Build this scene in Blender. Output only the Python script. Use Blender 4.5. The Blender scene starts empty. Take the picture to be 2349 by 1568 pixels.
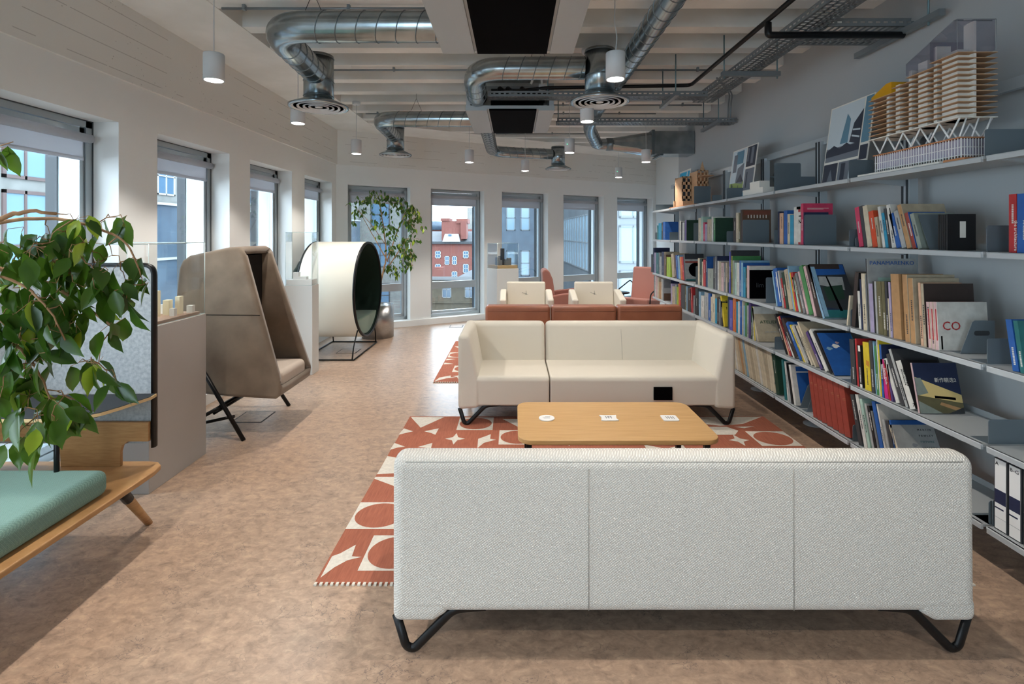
import bpy, math, random
from mathutils import Vector, Matrix
R = math.radians
random.seed(7)
SC = bpy.context.scene
COL = SC.collection
# ---------------------------------------------------------------- camera, sky, exposure
EYE, FPX, UC, VH = 1.55, 1150.0, 1180.0, 537.0
cd = bpy.data.cameras.new('camera'); cam = bpy.data.objects.new('camera', cd); COL.objects.link(cam)
cam.location = (0, 0, EYE); cam.rotation_euler = (R(90), 0, 0)
cd.sensor_width = 36; cd.sensor_fit = 'HORIZONTAL'; cd.lens = 36 * FPX / 2349
cd.shift_x = (1174.5 - UC) / 2349; cd.shift_y = -(784 - VH) / 2349
cd.clip_start = .05; cd.clip_end = 600
SC.camera = cam
w = bpy.data.worlds.new('sky'); SC.world = w; w.use_nodes = True
nt = w.node_tree; nt.nodes.clear()
wo = nt.nodes.new('ShaderNodeOutputWorld'); bg = nt.nodes.new('ShaderNodeBackground')
tc = nt.nodes.new('ShaderNodeTexCoord'); nz = nt.nodes.new('ShaderNodeTexNoise'); rp = nt.nodes.new('ShaderNodeValToRGB')
nz.inputs['Scale'].default_value = 2.2; nz.inputs['Detail'].default_value = 5
rp.color_ramp.elements[0].color = (.66, .76, .88, 1); rp.color_ramp.elements[1].color = (.92, .94, .98, 1)
rp.color_ramp.elements[0].position = .35; rp.color_ramp.elements[1].position = .65
nt.links.new(tc.outputs['Generated'], nz.inputs['Vector']); nt.links.new(nz.outputs['Fac'], rp.inputs['Fac'])
nt.links.new(rp.outputs['Color'], bg.inputs['Color']); nt.links.new(bg.outputs[0], wo.inputs[0])
bg.inputs['Strength'].default_value = 9.0
SC.view_settings.view_transform = 'Standard'; SC.view_settings.look = 'None'
SC.view_settings.exposure = 0.3; SC.view_settings.gamma = 1; SC.view_settings.use_curve_mapping = False
LAMP_W = 68.0          # watts of one pendant
LAMP_C = (1.0, .92, .83)

def at(u, v, Y): return Vector(((u - UC) / FPX * Y, Y, EYE - (v - VH) / FPX * Y))
def yat(u, X): return X * FPX / (u - UC)
def zat(v, Y): return EYE - (v - VH) / FPX * Y
def uof(X, Y): return UC + X / Y * FPX
def lin(c):
    return tuple(((x / 255) / 12.92 if x / 255 <= .04045 else ((x / 255 + .055) / 1.055) ** 2.4) for x in c)

# ---------------------------------------------------------------- materials
MC = {}
def mat(name, rgb=(200, 200, 200), rough=.6, metal=0., rgb2=None, scale=20., fac=(.35, .65), bump=0., bscale=None,
        stretch=(1, 1, 1), spec=None, sheen=0, detail=4, emit=None, coat=0):
    if name in MC: return MC[name]
    m = bpy.data.materials.new(name); MC[name] = m; m.use_nodes = True
    n = m.node_tree; b = n.nodes['Principled BSDF']
    b.inputs['Base Color'].default_value = (*lin(rgb), 1); b.inputs['Roughness'].default_value = rough
    b.inputs['Metallic'].default_value = metal
    if spec is not None: b.inputs['Specular IOR Level'].default_value = spec
    if sheen: b.inputs['Sheen Weight'].default_value = sheen
    if coat: b.inputs['Coat Weight'].default_value = coat
    if emit: b.inputs['Emission Color'].default_value = (*emit[0], 1); b.inputs['Emission Strength'].default_value = emit[1]
    if rgb2 or bump:
        t = n.nodes.new('ShaderNodeTexCoord'); mp = n.nodes.new('ShaderNodeMapping'); mp.inputs['Scale'].default_value = stretch
        n.links.new(t.outputs['Object'], mp.inputs['Vector'])
    if rgb2:
        z = n.nodes.new('ShaderNodeTexNoise'); z.inputs['Scale'].default_value = scale; z.inputs['Detail'].default_value = detail
        r = n.nodes.new('ShaderNodeValToRGB'); r.color_ramp.elements[0].position = fac[0]; r.color_ramp.elements[1].position = fac[1]
        r.color_ramp.elements[0].color = (*lin(rgb), 1); r.color_ramp.elements[1].color = (*lin(rgb2), 1)
        n.links.new(mp.outputs[0], z.inputs['Vector']); n.links.new(z.outputs['Fac'], r.inputs['Fac'])
        n.links.new(r.outputs['Color'], b.inputs['Base Color'])
    if bump:
        z2 = n.nodes.new('ShaderNodeTexNoise'); z2.inputs['Scale'].default_value = bscale or scale; z2.inputs['Detail'].default_value = 3
        bp = n.nodes.new('ShaderNodeBump'); bp.inputs['Strength'].default_value = bump; bp.inputs['Distance'].default_value = .004
        n.links.new(mp.outputs[0], z2.inputs['Vector']); n.links.new(z2.outputs['Fac'], bp.inputs['Height'])
        n.links.new(bp.outputs[0], b.inputs['Normal'])
    return m
def nd(m, t, **kw):
    x = m.node_tree.nodes.new(t)
    for k, v in kw.items():
        if k in x.inputs: x.inputs[k].default_value = v
        else: setattr(x, k, v)
    return x
def bsdf(m): return m.node_tree.nodes['Principled BSDF']

def cork():
    m = mat('cork_floor', (190, 150, 120), .36, spec=.42)
    L = m.node_tree.links; b = bsdf(m)
    t = nd(m, 'ShaderNodeTexCoord')
    mp = nd(m, 'ShaderNodeMapping'); mp.inputs['Scale'].default_value = (.75, 1.1, 1); L.new(t.outputs['Object'], mp.inputs[0])
    a = nd(m, 'ShaderNodeTexNoise', Scale=20.0, Detail=10.0, Roughness=.72, Distortion=.5)
    r = nd(m, 'ShaderNodeValToRGB'); cr = r.color_ramp
    cr.elements[0].position = .28; cr.elements[0].color = (*lin((126, 107, 94)), 1)
    cr.elements[1].position = .68; cr.elements[1].color = (*lin((192, 166, 142)), 1)
    e = cr.elements.new(.45); e.color = (*lin((166, 141, 122)), 1)
    e = cr.elements.new(.56); e.color = (*lin((178, 152, 131)), 1)
    L.new(mp.outputs[0], a.inputs['Vector']); L.new(a.outputs['Fac'], r.inputs['Fac'])
    v = nd(m, 'ShaderNodeTexVoronoi', Scale=13.0); v.feature = 'DISTANCE_TO_EDGE'
    dn = nd(m, 'ShaderNodeTexNoise', Scale=9.0, Detail=6.0)
    mx0 = nd(m, 'ShaderNodeMixRGB'); mx0.inputs[0].default_value = .35
    L.new(mp.outputs[0], mx0.inputs[1]); L.new(mp.outputs[0], dn.inputs['Vector']); L.new(dn.outputs['Color'], mx0.inputs[2]); L.new(mx0.outputs[0], v.inputs['Vector'])
    n2 = nd(m, 'ShaderNodeTexNoise', Scale=5.0, Detail=5.0); L.new(mp.outputs[0], n2.inputs['Vector'])
    r2 = nd(m, 'ShaderNodeValToRGB'); r2.color_ramp.elements[0].position = 0.0; r2.color_ramp.elements[1].position = .025
    r2.color_ramp.elements[0].color = (1, 1, 1, 1); r2.color_ramp.elements[1].color = (0, 0, 0, 1)
    L.new(v.outputs['Distance'], r2.inputs['Fac'])
    r3 = nd(m, 'ShaderNodeValToRGB'); r3.color_ramp.elements[0].position = .46; r3.color_ramp.elements[1].position = .6
    L.new(n2.outputs['Fac'], r3.inputs['Fac'])
    mu = nd(m, 'ShaderNodeMath', operation='MULTIPLY'); L.new(r2.outputs['Color'], mu.inputs[0]); L.new(r3.outputs['Color'], mu.inputs[1])
    mx = nd(m, 'ShaderNodeMixRGB'); mx.inputs[2].default_value = (*lin((112, 98, 94)), 1)
    L.new(mu.outputs[0], mx.inputs[0]); L.new(r.outputs['Color'], mx.inputs[1]); L.new(mx.outputs[0], b.inputs['Base Color'])
    # pale and dark chips
    vc = nd(m, 'ShaderNodeTexVoronoi', Scale=34.0); L.new(mx0.outputs[0], vc.inputs['Vector'])
    rc_ = nd(m, 'ShaderNodeValToRGB'); rc_.color_ramp.elements[0].color = (.72, .72, .72, 1); rc_.color_ramp.elements[1].color = (1.2, 1.16, 1.1, 1)
    sp = nd(m, 'ShaderNodeSeparateXYZ'); L.new(vc.outputs['Color'], sp.inputs[0]); L.new(sp.outputs[0], rc_.inputs['Fac'])
    mc = nd(m, 'ShaderNodeMixRGB'); mc.blend_type = 'MULTIPLY'; mc.inputs[0].default_value = .42; L.new(mx.outputs[0], mc.inputs[1]); L.new(rc_.outputs['Color'], mc.inputs[2]); L.new(mc.outputs[0], b.inputs['Base Color'])
    # roughness variation
    r4 = nd(m, 'ShaderNodeMapRange'); r4.inputs['To Min'].default_value = .26; r4.inputs['To Max'].default_value = .40
    L.new(a.outputs['Fac'], r4.inputs['Value']); L.new(r4.outputs[0], b.inputs['Roughness'])
    return m
def concrete():
    m = mat('painted_board_concrete', (214, 208, 200), .8)
    L = m.node_tree.links; b = bsdf(m); t = nd(m, 'ShaderNodeTexCoord')
    sx = nd(m, 'ShaderNodeSeparateXYZ'); L.new(t.outputs['Object'], sx.inputs[0])
    # horizontal board lines every 13.5 cm
    md = nd(m, 'ShaderNodeMath', operation='MODULO'); md.inputs[1].default_value = .135
    L.new(sx.outputs['Z'], md.inputs[0])
    lt = nd(m, 'ShaderNodeMath', operation='LESS_THAN'); lt.inputs[1].default_value = .006; L.new(md.outputs[0], lt.inputs[0])
    n1 = nd(m, 'ShaderNodeTexNoise', Scale=3.0, Detail=6.0); L.new(t.outputs['Object'], n1.inputs['Vector'])
    gt = nd(m, 'ShaderNodeMath', operation='GREATER_THAN'); gt.inputs[1].default_value = .5; L.new(n1.outputs['Fac'], gt.inputs[0])
    mu = nd(m, 'ShaderNodeMath', operation='MULTIPLY'); L.new(lt.outputs[0], mu.inputs[0]); L.new(gt.outputs[0], mu.inputs[1])
    v = nd(m, 'ShaderNodeTexVoronoi', Scale=26.0); L.new(t.outputs['Object'], v.inputs['Vector'])
    l2 = nd(m, 'ShaderNodeMath', operation='LESS_THAN'); l2.inputs[1].default_value = .12; L.new(v.outputs['Distance'], l2.inputs[0])
    n3 = nd(m, 'ShaderNodeTexNoise', Scale=1.7, Detail=2.0); L.new(t.outputs['Object'], n3.inputs['Vector'])
    g3 = nd(m, 'ShaderNodeMath', operation='GREATER_THAN'); g3.inputs[1].default_value = .54; L.new(n3.outputs['Fac'], g3.inputs[0])
    m3 = nd(m, 'ShaderNodeMath', operation='MULTIPLY'); L.new(l2.outputs[0], m3.inputs[0]); L.new(g3.outputs[0], m3.inputs[1])
    ad = nd(m, 'ShaderNodeMath', operation='ADD'); L.new(mu.outputs[0], ad.inputs[0]); L.new(m3.outputs[0], ad.inputs[1])
    ml = nd(m, 'ShaderNodeMath', operation='MULTIPLY'); ml.inputs[1].default_value = .38; ml.use_clamp = True; L.new(ad.outputs[0], ml.inputs[0])
    mx = nd(m, 'ShaderNodeMixRGB'); mx.inputs[1].default_value = (*lin((226, 225, 220)), 1); mx.inputs[2].default_value = (*lin((120, 112, 104)), 1)
    L.new(ml.outputs[0], mx.inputs[0]); L.new(mx.outputs[0], b.inputs['Base Color'])
    bp = nd(m, 'ShaderNodeBump', Strength=.4, Distance=.006); L.new(n1.outputs['Fac'], bp.inputs['Height']); L.new(bp.outputs[0], b.inputs['Normal'])
    return m
def glass(name, tint=(.90, .95, .97), refl=.06):
    if name in MC: return MC[name]
    m = bpy.data.materials.new(name); MC[name] = m; m.use_nodes = True; n = m.node_tree; n.nodes.clear()
    o = n.nodes.new('ShaderNodeOutputMaterial'); tr = n.nodes.new('ShaderNodeBsdfTransparent'); gl = n.nodes.new('ShaderNodeBsdfGlossy')
    mx = n.nodes.new('ShaderNodeMixShader'); lw = n.nodes.new('ShaderNodeLayerWeight'); lw.inputs['Blend'].default_value = .12
    mm = n.nodes.new('ShaderNodeMath'); mm.operation = 'MULTIPLY_ADD'; mm.inputs[1].default_value = .55; mm.inputs[2].default_value = refl
    tr.inputs['Color'].default_value = (*tint, 1); gl.inputs['Roughness'].default_value = .02
    n.links.new(lw.outputs['Fresnel'], mm.inputs[0]); n.links.new(mm.outputs[0], mx.inputs[0])
    n.links.new(tr.outputs[0], mx.inputs[1]); n.links.new(gl.outputs[0], mx.inputs[2]); n.links.new(mx.outputs[0], o.inputs[0])
    return m
def weave(name, rgb, scale=420., strength=.5, rough=.9, diag=True, contrast=.0, rgb2=None):
    m = mat(name, rgb, rough, sheen=.15); L = m.node_tree.links; b = bsdf(m)
    t = nd(m, 'ShaderNodeTexCoord'); mp = nd(m, 'ShaderNodeMapping'); L.new(t.outputs['Object'], mp.inputs[0])
    mp.inputs['Rotation'].default_value = (0, R(38) if diag else 0, R(20) if diag else 0)
    w1 = nd(m, 'ShaderNodeTexWave', Scale=scale / 6.28, Distortion=1.2, Detail=2.0); w1.inputs['Detail Scale'].default_value = 3
    w2 = nd(m, 'ShaderNodeTexWave', Scale=scale / 6.28, Distortion=.8); w2.bands_direction = 'Z'
    L.new(mp.outputs[0], w1.inputs['Vector']); L.new(mp.outputs[0], w2.inputs['Vector'])
    mu = nd(m, 'ShaderNodeMath', operation='MULTIPLY'); L.new(w1.outputs['Fac'], mu.inputs[0]); L.new(w2.outputs['Fac'], mu.inputs[1])
    bp = nd(m, 'ShaderNodeBump', Strength=strength, Distance=.002); L.new(mu.outputs[0], bp.inputs['Height']); L.new(bp.outputs[0], b.inputs['Normal'])
    if rgb2:
        mx = nd(m, 'ShaderNodeMixRGB'); mx.inputs[1].default_value = (*lin(rgb2), 1); mx.inputs[2].default_value = (*lin(rgb), 1)
        r = nd(m, 'ShaderNodeMapRange'); r.inputs['From Max'].default_value = .5; L.new(mu.outputs[0], r.inputs['Value'])
        L.new(r.outputs[0], mx.inputs[0]); L.new(mx.outputs[0], b.inputs['Base Color'])
    return m
def wood(name, a, c, sx=(1, 14, 1), scale=6., rough=.42):
    return mat(name, a, rough, rgb2=c, scale=scale, stretch=sx, fac=(.3, .7), detail=6, bump=.06, bscale=40)

M_cork = cork(); M_conc = concrete()
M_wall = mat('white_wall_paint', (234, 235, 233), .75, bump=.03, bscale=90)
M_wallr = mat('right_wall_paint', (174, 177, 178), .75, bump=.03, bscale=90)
M_ceil = mat('ceiling_paint', (236, 237, 234), .8, rgb2=(226, 227, 223), scale=2.5, bump=.15, bscale=14)
M_frame = mat('window_aluminium', (176, 184, 188), .35, .5)
M_frame2 = mat('window_gasket', (70, 76, 80), .5)
M_blind = mat('blind_fabric', (215, 215, 218), .9)
M_glass = glass('window_glass', (.88, .95, .98), .05)
M_acr = glass('acrylic_sheet', (.985, .993, .993), .012)
M_acre = mat('acrylic_edge', (215, 235, 235), .2, emit=None)
M_galv = mat('galvanised_steel', (176, 186, 190), .22, .95, rgb2=(140, 152, 158), scale=7, fac=(.3, .7))
M_galvd = mat('galvanised_seam', (120, 130, 135), .35, .9)
M_tray = mat('galvanised_tray', (136, 144, 148), .42, .5)
M_blackm = mat('black_metal', (22, 23, 25), .38, .4)
M_blackp = mat('black_panel', (4, 4, 5), .7, spec=.03)
M_greyp = mat('unit_grey_steel', (176, 182, 184), .45, .3)
M_white = mat('white_plastic', (232, 232, 230), .45)
M_lampw = mat('lamp_white', (205, 209, 211), .5)
M_lens = mat('lamp_lens', (255, 255, 255), .3, emit=((1, .95, .88), 9.0))
M_sofa = weave('cream_sofa_wool', (236, 233, 225), 270, 1.0, rgb2=(196, 193, 186))
M_sofa2 = weave('cream_fabric', (214, 207, 192), 1500, .35)
M_seam = mat('seam_thread', (150, 148, 140), .9)
M_leather = mat('tan_leather', (160, 98, 70), .38, bump=.25, bscale=260, rgb2=(148, 88, 62), scale=5)
M_oak = wood('oak_veneer', (204, 164, 110), (190, 148, 94), (1, 16, 16), 5.)
M_ply = wood('oak_plywood', (188, 146, 98), (170, 126, 80), (2, 2, 18), 7.)
M_plye = mat('plywood_edge', (222, 190, 140), .6)
M_teal = weave('teal_wool', (136, 172, 162), 420, .8, rgb2=(108, 146, 136))
M_felt = mat('grey_felt', (150, 156, 160), .95, rgb2=(176, 181, 184), scale=55, bump=.3, bscale=220)
M_brown = mat('taupe_suede', (112, 96, 80), .85, rgb2=(138, 122, 104), scale=5, fac=(.3, .7), detail=7, sheen=.3)
M_brownin = mat('dark_brown_lining', (30, 26, 23), .95)
M_cush = weave('oatmeal_fabric', (206, 192, 178), 1500, .4)
M_podw = mat('ivory_shell', (232, 226, 210), .4)
M_green = mat('dark_green_felt', (24, 52, 44), .9)
M_greenv = mat('green_velvet', (72, 112, 84), .75, sheen=.6)
M_rust = weave('terracotta_fabric', (158, 104, 92), 1500, .3)
M_pink = weave('pink_fabric', (194, 136, 124), 1500, .3)
M_shelf = mat('shelf_grey_steel', (174, 180, 183), .45, .05)
M_bend = mat('bookend_grey_steel', (104, 116, 124), .4, .2)
M_post = mat('anodised_post', (190, 197, 201), .35, .4)
M_steel = mat('brushed_steel', (200, 200, 200), .28, 1., stretch=(1, 1, 30), rgb2=(170, 172, 174), scale=20)
M_plinth = mat('plinth_grey_lacquer', (178, 174, 170), .5)
M_plinw = mat('plinth_white_lacquer', (214, 216, 214), .5)
M_page = mat('paper_pages', (226, 218, 200), .9)
M_mwood = mat('model_basswood', (206, 170, 134), .7, rgb2=(190, 152, 116), scale=30, stretch=(1, 8, 1))
M_mwd = mat('model_plywood_edge', (196, 132, 88), .7)
M_card = mat('model_white_card', (226, 222, 212), .7)
M_amber = mat('model_amber_acrylic', (206, 150, 24), .3)
M_grey = mat('mid_grey', (128, 134, 138), .6)
M_dark = mat('dark_grey', (48, 52, 56), .6)
M_leaf = mat('ficus_leaf', (38, 76, 20), .32, rgb2=(86, 124, 30), scale=4.5, fac=(.42, .66), spec=.6)
M_leafy = mat('ficus_leaf_light', (142, 178, 40), .35, rgb2=(176, 200, 60), scale=12)
M_bark = mat('ficus_bark', (158, 118, 84), .8, rgb2=(186, 146, 106), scale=30)
for m_, tc_ in ((M_leaf, (.16, .36, .04)), (M_leafy, (.5, .6, .08)), (M_blind, (.6, .6, .62))):
    L_ = m_.node_tree.links; tl = nd(m_, 'ShaderNodeBsdfTranslucent'); tl.inputs['Color'].default_value = (*tc_, 1); ms_ = nd(m_, 'ShaderNodeMixShader'); ms_.inputs[0].default_value = .5 if m_ is M_blind else .2
    ou = [n for n in m_.node_tree.nodes if n.type == 'OUTPUT_MATERIAL'][0]
    L_.new(bsdf(m_).outputs[0], ms_.inputs[1]); L_.new(tl.outputs[0], ms_.inputs[2]); L_.new(ms_.outputs[0], ou.inputs[0])

# ---------------------------------------------------------------- mesh helpers
class MB:
    def __init__(s): s.v = []; s.f = []; s.mi = []; s.sm = []
    def add(s, vs, fs, mi=0, sm=False):
        o = len(s.v); s.v += [tuple(x) for x in vs]
        for f in fs: s.f.append([o + i for i in f]); s.mi.append(mi); s.sm.append(sm)
        return s
    def box(s, a, b, mi=0, M=None):
        x0, y0, z0 = a; x1, y1, z1 = b
        vs = [(x0, y0, z0), (x1, y0, z0), (x1, y1, z0), (x0, y1, z0), (x0, y0, z1), (x1, y0, z1), (x1, y1, z1), (x0, y1, z1)]
        if M is not None: vs = [M @ Vector(v) for v in vs]
        return s.add(vs, [(0, 3, 2, 1), (4, 5, 6, 7), (0, 1, 5, 4), (1, 2, 6, 5), (2, 3, 7, 6), (3, 0, 4, 7)], mi)
    def prism(s, pts, ax, a, b, mi=0, sm=False):
        """pts 2D polygon; ax = extrusion axis 'x','y','z' from a to b"""
        def P(p, t):
            return {'x': (t, p[0], p[1]), 'y': (p[0], t, p[1]), 'z': (p[0], p[1], t)}[ax]
        n = len(pts); vs = [P(p, a) for p in pts] + [P(p, b) for p in pts]
        s.add(vs, [tuple(range(n))[::-1], tuple(range(n, 2 * n))], mi)
        o = len(s.v) - 2 * n
        for i in range(n):
            j = (i + 1) % n; s.f.append([o + i, o + j, o + n + j, o + n + i]); s.mi.append(mi); s.sm.append(sm)
        return s
    def tube(s, path, r, n=10, mi=0, close=False, rr=None, caps=True, up=None):
        P = [Vector(p) for p in path]; m = len(P); base = len(s.v); prev = None
        for i, p in enumerate(P):
            if close: d = P[(i + 1) % m] - P[i - 1]
            else: d = (P[min(i + 1, m - 1)] - P[max(i - 1, 0)])
            if d.length < 1e-9: d = Vector((0, 0, 1))
            d.normalize()
            if prev is None:
                a = Vector((0, 0, 1)) if abs(d.z) < .9 else Vector((1, 0, 0))
                if up: a = Vector(up)
                x = d.cross(a).normalized()
            else:
                x = (prev - d * prev.dot(d)).normalized()
            prev = x; y = d.cross(x); q = rr[i] if rr else r
            qx, qy = (q if isinstance(q, tuple) else (q, q))
            for k in range(n):
                t = 2 * math.pi * k / n
                s.v.append(tuple(p + x * (qx * math.cos(t)) + y * (qy * math.sin(t))))
        for i in range(m if close else m - 1):
            for k in range(n):
                a = base + i * n + k; b = base + i * n + (k + 1) % n
                c = base + ((i + 1) % m) * n + (k + 1) % n; d = base + ((i + 1) % m) * n + k
                s.f.append([a, b, c, d]); s.mi.append(mi); s.sm.append(True)
        if caps and not close:
            s.f.append([base + k for k in range(n)][::-1]); s.mi.append(mi); s.sm.append(False)
            s.f.append([base + (m - 1) * n + k for k in range(n)]); s.mi.append(mi); s.sm.append(False)
        return s
    def lathe(s, prof, c, n=32, mi=0, axis='z', sm=True):
        """prof list of (r,h) around axis through c"""
        base = len(s.v); c = Vector(c)
        for (r, h) in prof:
            for k in range(n):
                t = 2 * math.pi * k / n; a, b = r * math.cos(t), r * math.sin(t)
                s.v.append(tuple(c + Vector({'z': (a, b, h), 'x': (h, a, b), 'y': (b, h, a)}[axis])))
        for i in range(len(prof) - 1):
            for k in range(n):
                s.f.append([base + i * n + k, base + i * n + (k + 1) % n, base + (i + 1) * n + (k + 1) % n, base + (i + 1) * n + k]); s.mi.append(mi); s.sm.append(sm)
        if prof[0][0] > 1e-6: s.f.append([base + k for k in range(n)][::-1]); s.mi.append(mi); s.sm.append(False)
        if prof[-1][0] > 1e-6: s.f.append([base + (len(prof) - 1) * n + k for k in range(n)]); s.mi.append(mi); s.sm.append(False)
        return s
    def quad(s, a, b, c, d, mi=0): return s.add([a, b, c, d], [(0, 1, 2, 3)], mi)
    def build(s, name, mats, parent=None, world=True, bevel=0, seg=3, subd=0, solid=0, smooth=False, off=None):
        me = bpy.data.meshes.new(name)
        o_ = Vector((0, 0, 0))
        if parent is not None and world:
            p = parent
            while p is not None: o_ += Vector(p.location); p = p.parent
        if off is not None: o_ += Vector(off)
        me.from_pydata([tuple(Vector(v) - o_) for v in s.v], [], s.f)
        ms = mats if isinstance(mats, (list, tuple)) else [mats]
        for m in ms: me.materials.append(m)
        me.polygons.foreach_set('material_index', s.mi)
        me.polygons.foreach_set('use_smooth', [True if smooth or bevel or subd else bool(x) for x in s.sm])
        me.update()
        ob = bpy.data.objects.new(name, me); COL.objects.link(ob)
        if off is not None: ob.location = Vector(off)
        if parent is not None: ob.parent = parent
        if solid:
            q = ob.modifiers.new('s', 'SOLIDIFY'); q.thickness = solid; q.offset = 0
        if bevel:
            q = ob.modifiers.new('b', 'BEVEL'); q.width = bevel; q.segments = seg; q.limit_method = 'ANGLE'; q.angle_limit = R(35); q.harden_normals = False
            if smooth is not None:
                wn = ob.modifiers.new('w', 'WEIGHTED_NORMAL'); wn.keep_sharp = False
        if subd:
            q = ob.modifiers.new('u', 'SUBSURF'); q.levels = subd; q.render_levels = subd
        return ob
def thing(name, label, cat, loc=(0, 0, 0), rz=0, group=None):
    o = bpy.data.objects.new(name, None); COL.objects.link(o); o.location = loc; o.rotation_euler = (0, 0, rz)
    o.empty_display_size = .1
    return tag(o, label, cat, group)
def tag(o, label=None, cat=None, group=None):
    if label: o['label'] = label
    if cat: o['category'] = cat
    if group: o['group'] = group
    return o
def struct(o): o['kind'] = 'structure'; return o
def dup(root, loc=None, rz=None, label=None):
    c = root.copy(); COL.objects.link(c)
    if loc is not None: c.location = loc
    if rz is not None: c.rotation_euler = (0, 0, rz)
    if label: c['label'] = label
    def rec(src, dst):
        for ch in [o for o in src.children]:
            k = ch.copy(); COL.objects.link(k); k.parent = dst; rec(ch, k)
    rec(root, c); return c
def arc(pts, rad=.1, n=6):
    """fillet a polyline"""
    P = [Vector(p) for p in pts]; out = [P[0]]
    for i in range(1, len(P) - 1):
        a, b, c = P[i - 1], P[i], P[i + 1]; d1 = (a - b).normalized(); d2 = (c - b).normalized()
        r = min(rad, (a - b).length * .49, (c - b).length * .49)
        p, q = b + d1 * r, b + d2 * r
        for k in range(n + 1):
            t = k / n; out.append(p * (1 - t) ** 2 + b * 2 * t * (1 - t) + q * t * t)
    out.append(P[-1]); return out
def rrect(x0, y0, x1, y1, r, n=5):
    o = []
    for (cx, cy, a0) in ((x1 - r, y1 - r, 0), (x0 + r, y1 - r, 90), (x0 + r, y0 + r, 180), (x1 - r, y0 + r, 270)):
        for k in range(n + 1): t = R(a0 + 90 * k / n); o.append((cx + r * math.cos(t), cy + r * math.sin(t)))
    return o
def text(s, size, M, mtl, parent, name='lettering', ext=.0004, sx=1.0):
    c = bpy.data.curves.new(name, 'FONT'); c.body = s; c.size = size; c.extrude = ext; c.align_x = 'LEFT'; c.resolution_u = 2
    t_ = bpy.data.objects.new(name, c); COL.objects.link(t_); dg = bpy.context.evaluated_depsgraph_get()
    me = bpy.data.meshes.new_from_object(t_.evaluated_get(dg)); me.materials.clear(); me.materials.append(mtl)
    bpy.data.objects.remove(t_); bpy.data.curves.remove(c)
    o = bpy.data.objects.new(name, me); COL.objects.link(o); o.parent = parent
    o.matrix_local = M @ Matrix.Diagonal((sx, 1, 1, 1)); return o
# ================================================================ ROOM
XL, XR = -2.81, 2.62
YB = -4.5                      # wall behind the camera
SILL, HEAD, BAND, SOF, CEIL = .09, 2.345, 2.65, 3.19, 3.52
BA = Vector((XL, 7.9, 0)); BB = Vector((3.16, 7.9 + (3.16 - XL) * .555, 0))   # slanted end wall
_nb = Vector((-.555, 1, 0)).normalized() * .44
PLAN = [(XL - .44, YB - .2), (3.4, YB - .2), (3.4, BB.y + .1), (BB + _nb).xy[:], (BA + _nb).xy[:], (XL - .44, 8.1)]
struct(MB().prism(PLAN, 'z', -.3, 0).build('floor', M_cork))
def holed_wall(name, A, d, nrm, L, holes, thick):
    """wall from A along unit d, outward nrm; holes = [(s0,s1)] between SILL and HEAD"""
    M = Matrix(((d.x, nrm.x, 0, A.x), (d.y, nrm.y, 0, A.y), (0, 0, 1, 0), (0, 0, 0, 1)))
    m = MB(); m.box((0, 0, 0), (L, thick, SILL), M=M); m.box((0, 0, HEAD), (L, thick, BAND), M=M)
    s = 0
    for (a, b) in holes + [(L, L)]:
        if a > s + 1e-4: m.box((s, 0, SILL), (a, thick, HEAD), M=M)
        s = b
    o = struct(m.build(name, M_wall))
    b = MB(); b.box((0, -.025, BAND), (L, thick, SOF + .4), M=M)
    struct(b.build('trim_1', M_conc))
    return M
WTH = .46
# left wall, windows pitch 1.385
lw_holes = []
y = 2.56 - 1.385 * 4
while y < 7.5:
    lw_holes.append((y, y + 1.0)); y += 1.385
MLW = holed_wall('wall_left', Vector((XL, YB, 0)), Vector((0, 1, 0)), Vector((-1, 0, 0)), 7.9 - YB, [(a - YB, b - YB) for a, b in lw_holes], WTH)
bd = (BB - BA).normalized(); bn = Vector((-bd.y, bd.x, 0)); BL = (BB - BA).length
bw_holes = []
for k in range(5):
    x0 = -2.654 + 1.211 * k
    s0 = (x0 - XL) * 1.1437; s1 = s0 + 1.02
    bw_holes.append((s0, min(s1, BL - .08)))
MBW = holed_wall('wall_back', BA, bd, bn, BL, bw_holes, WTH)
blk = MB(); blk.prism([(XL - WTH, 7.9), (XL, 7.9), (BA + bn * WTH).xy[:], (XL - WTH, 8.3)], 'z', 0, SOF + .4)
struct(blk.build('wall_corner', M_wall))
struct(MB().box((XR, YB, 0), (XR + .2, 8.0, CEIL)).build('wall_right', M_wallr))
struct(MB().box((XR + .2, 7.8, 0), (3.4, 8.0, CEIL)).box((3.16, 8.0, 0), (3.4, 11.4, CEIL)).build('wall_recess', M_wall))
struct(MB().box((-3.3, YB - .2, 0), (3.4, YB, .12)).box((-3.3, YB - .2, 3.0), (3.4, YB, CEIL)).box((-3.3, YB - .2, .12), (-2.7, YB, 3.0)).box((-.9, YB - .2, .12), (3.4, YB, 3.0)).build('wall_front', M_wall))
MFW = Matrix(((1, 0, 0, -2.7), (0, -1, 0, YB), (0, 0, 1, 0), (0, 0, 0, 1)))
# ceiling: slab, flat soffits, ribs
ce = MB(); ce.prism(PLAN, 'z', CEIL, CEIL + .2); ce.box((XL - .2, YB, SOF), (-2.16, 9.0, CEIL))
so = []
A2 = BA - bn * .75; B2 = BB - bn * .75
ce.prism([A2.xy[:], B2.xy[:], (BB + bn * .2).xy[:], (BA + bn * .2).xy[:]], 'z', SOF + .003, CEIL)
ceil = struct(ce.build('ceiling', M_ceil))
y = YB + .1
y = 3.53 - .45 * 17
while y < 10.2:
    x0 = -2.16
    if y > 7.1: x0 = XL + (y - 7.15) / .555
    if x0 < XR - .2:
        MB().box((x0 - .05, y, SOF + .006), (XR if y < 7.9 else 3.16, y + .13, CEIL)).build('beam', M_ceil, ceil)
    y += .45
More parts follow.
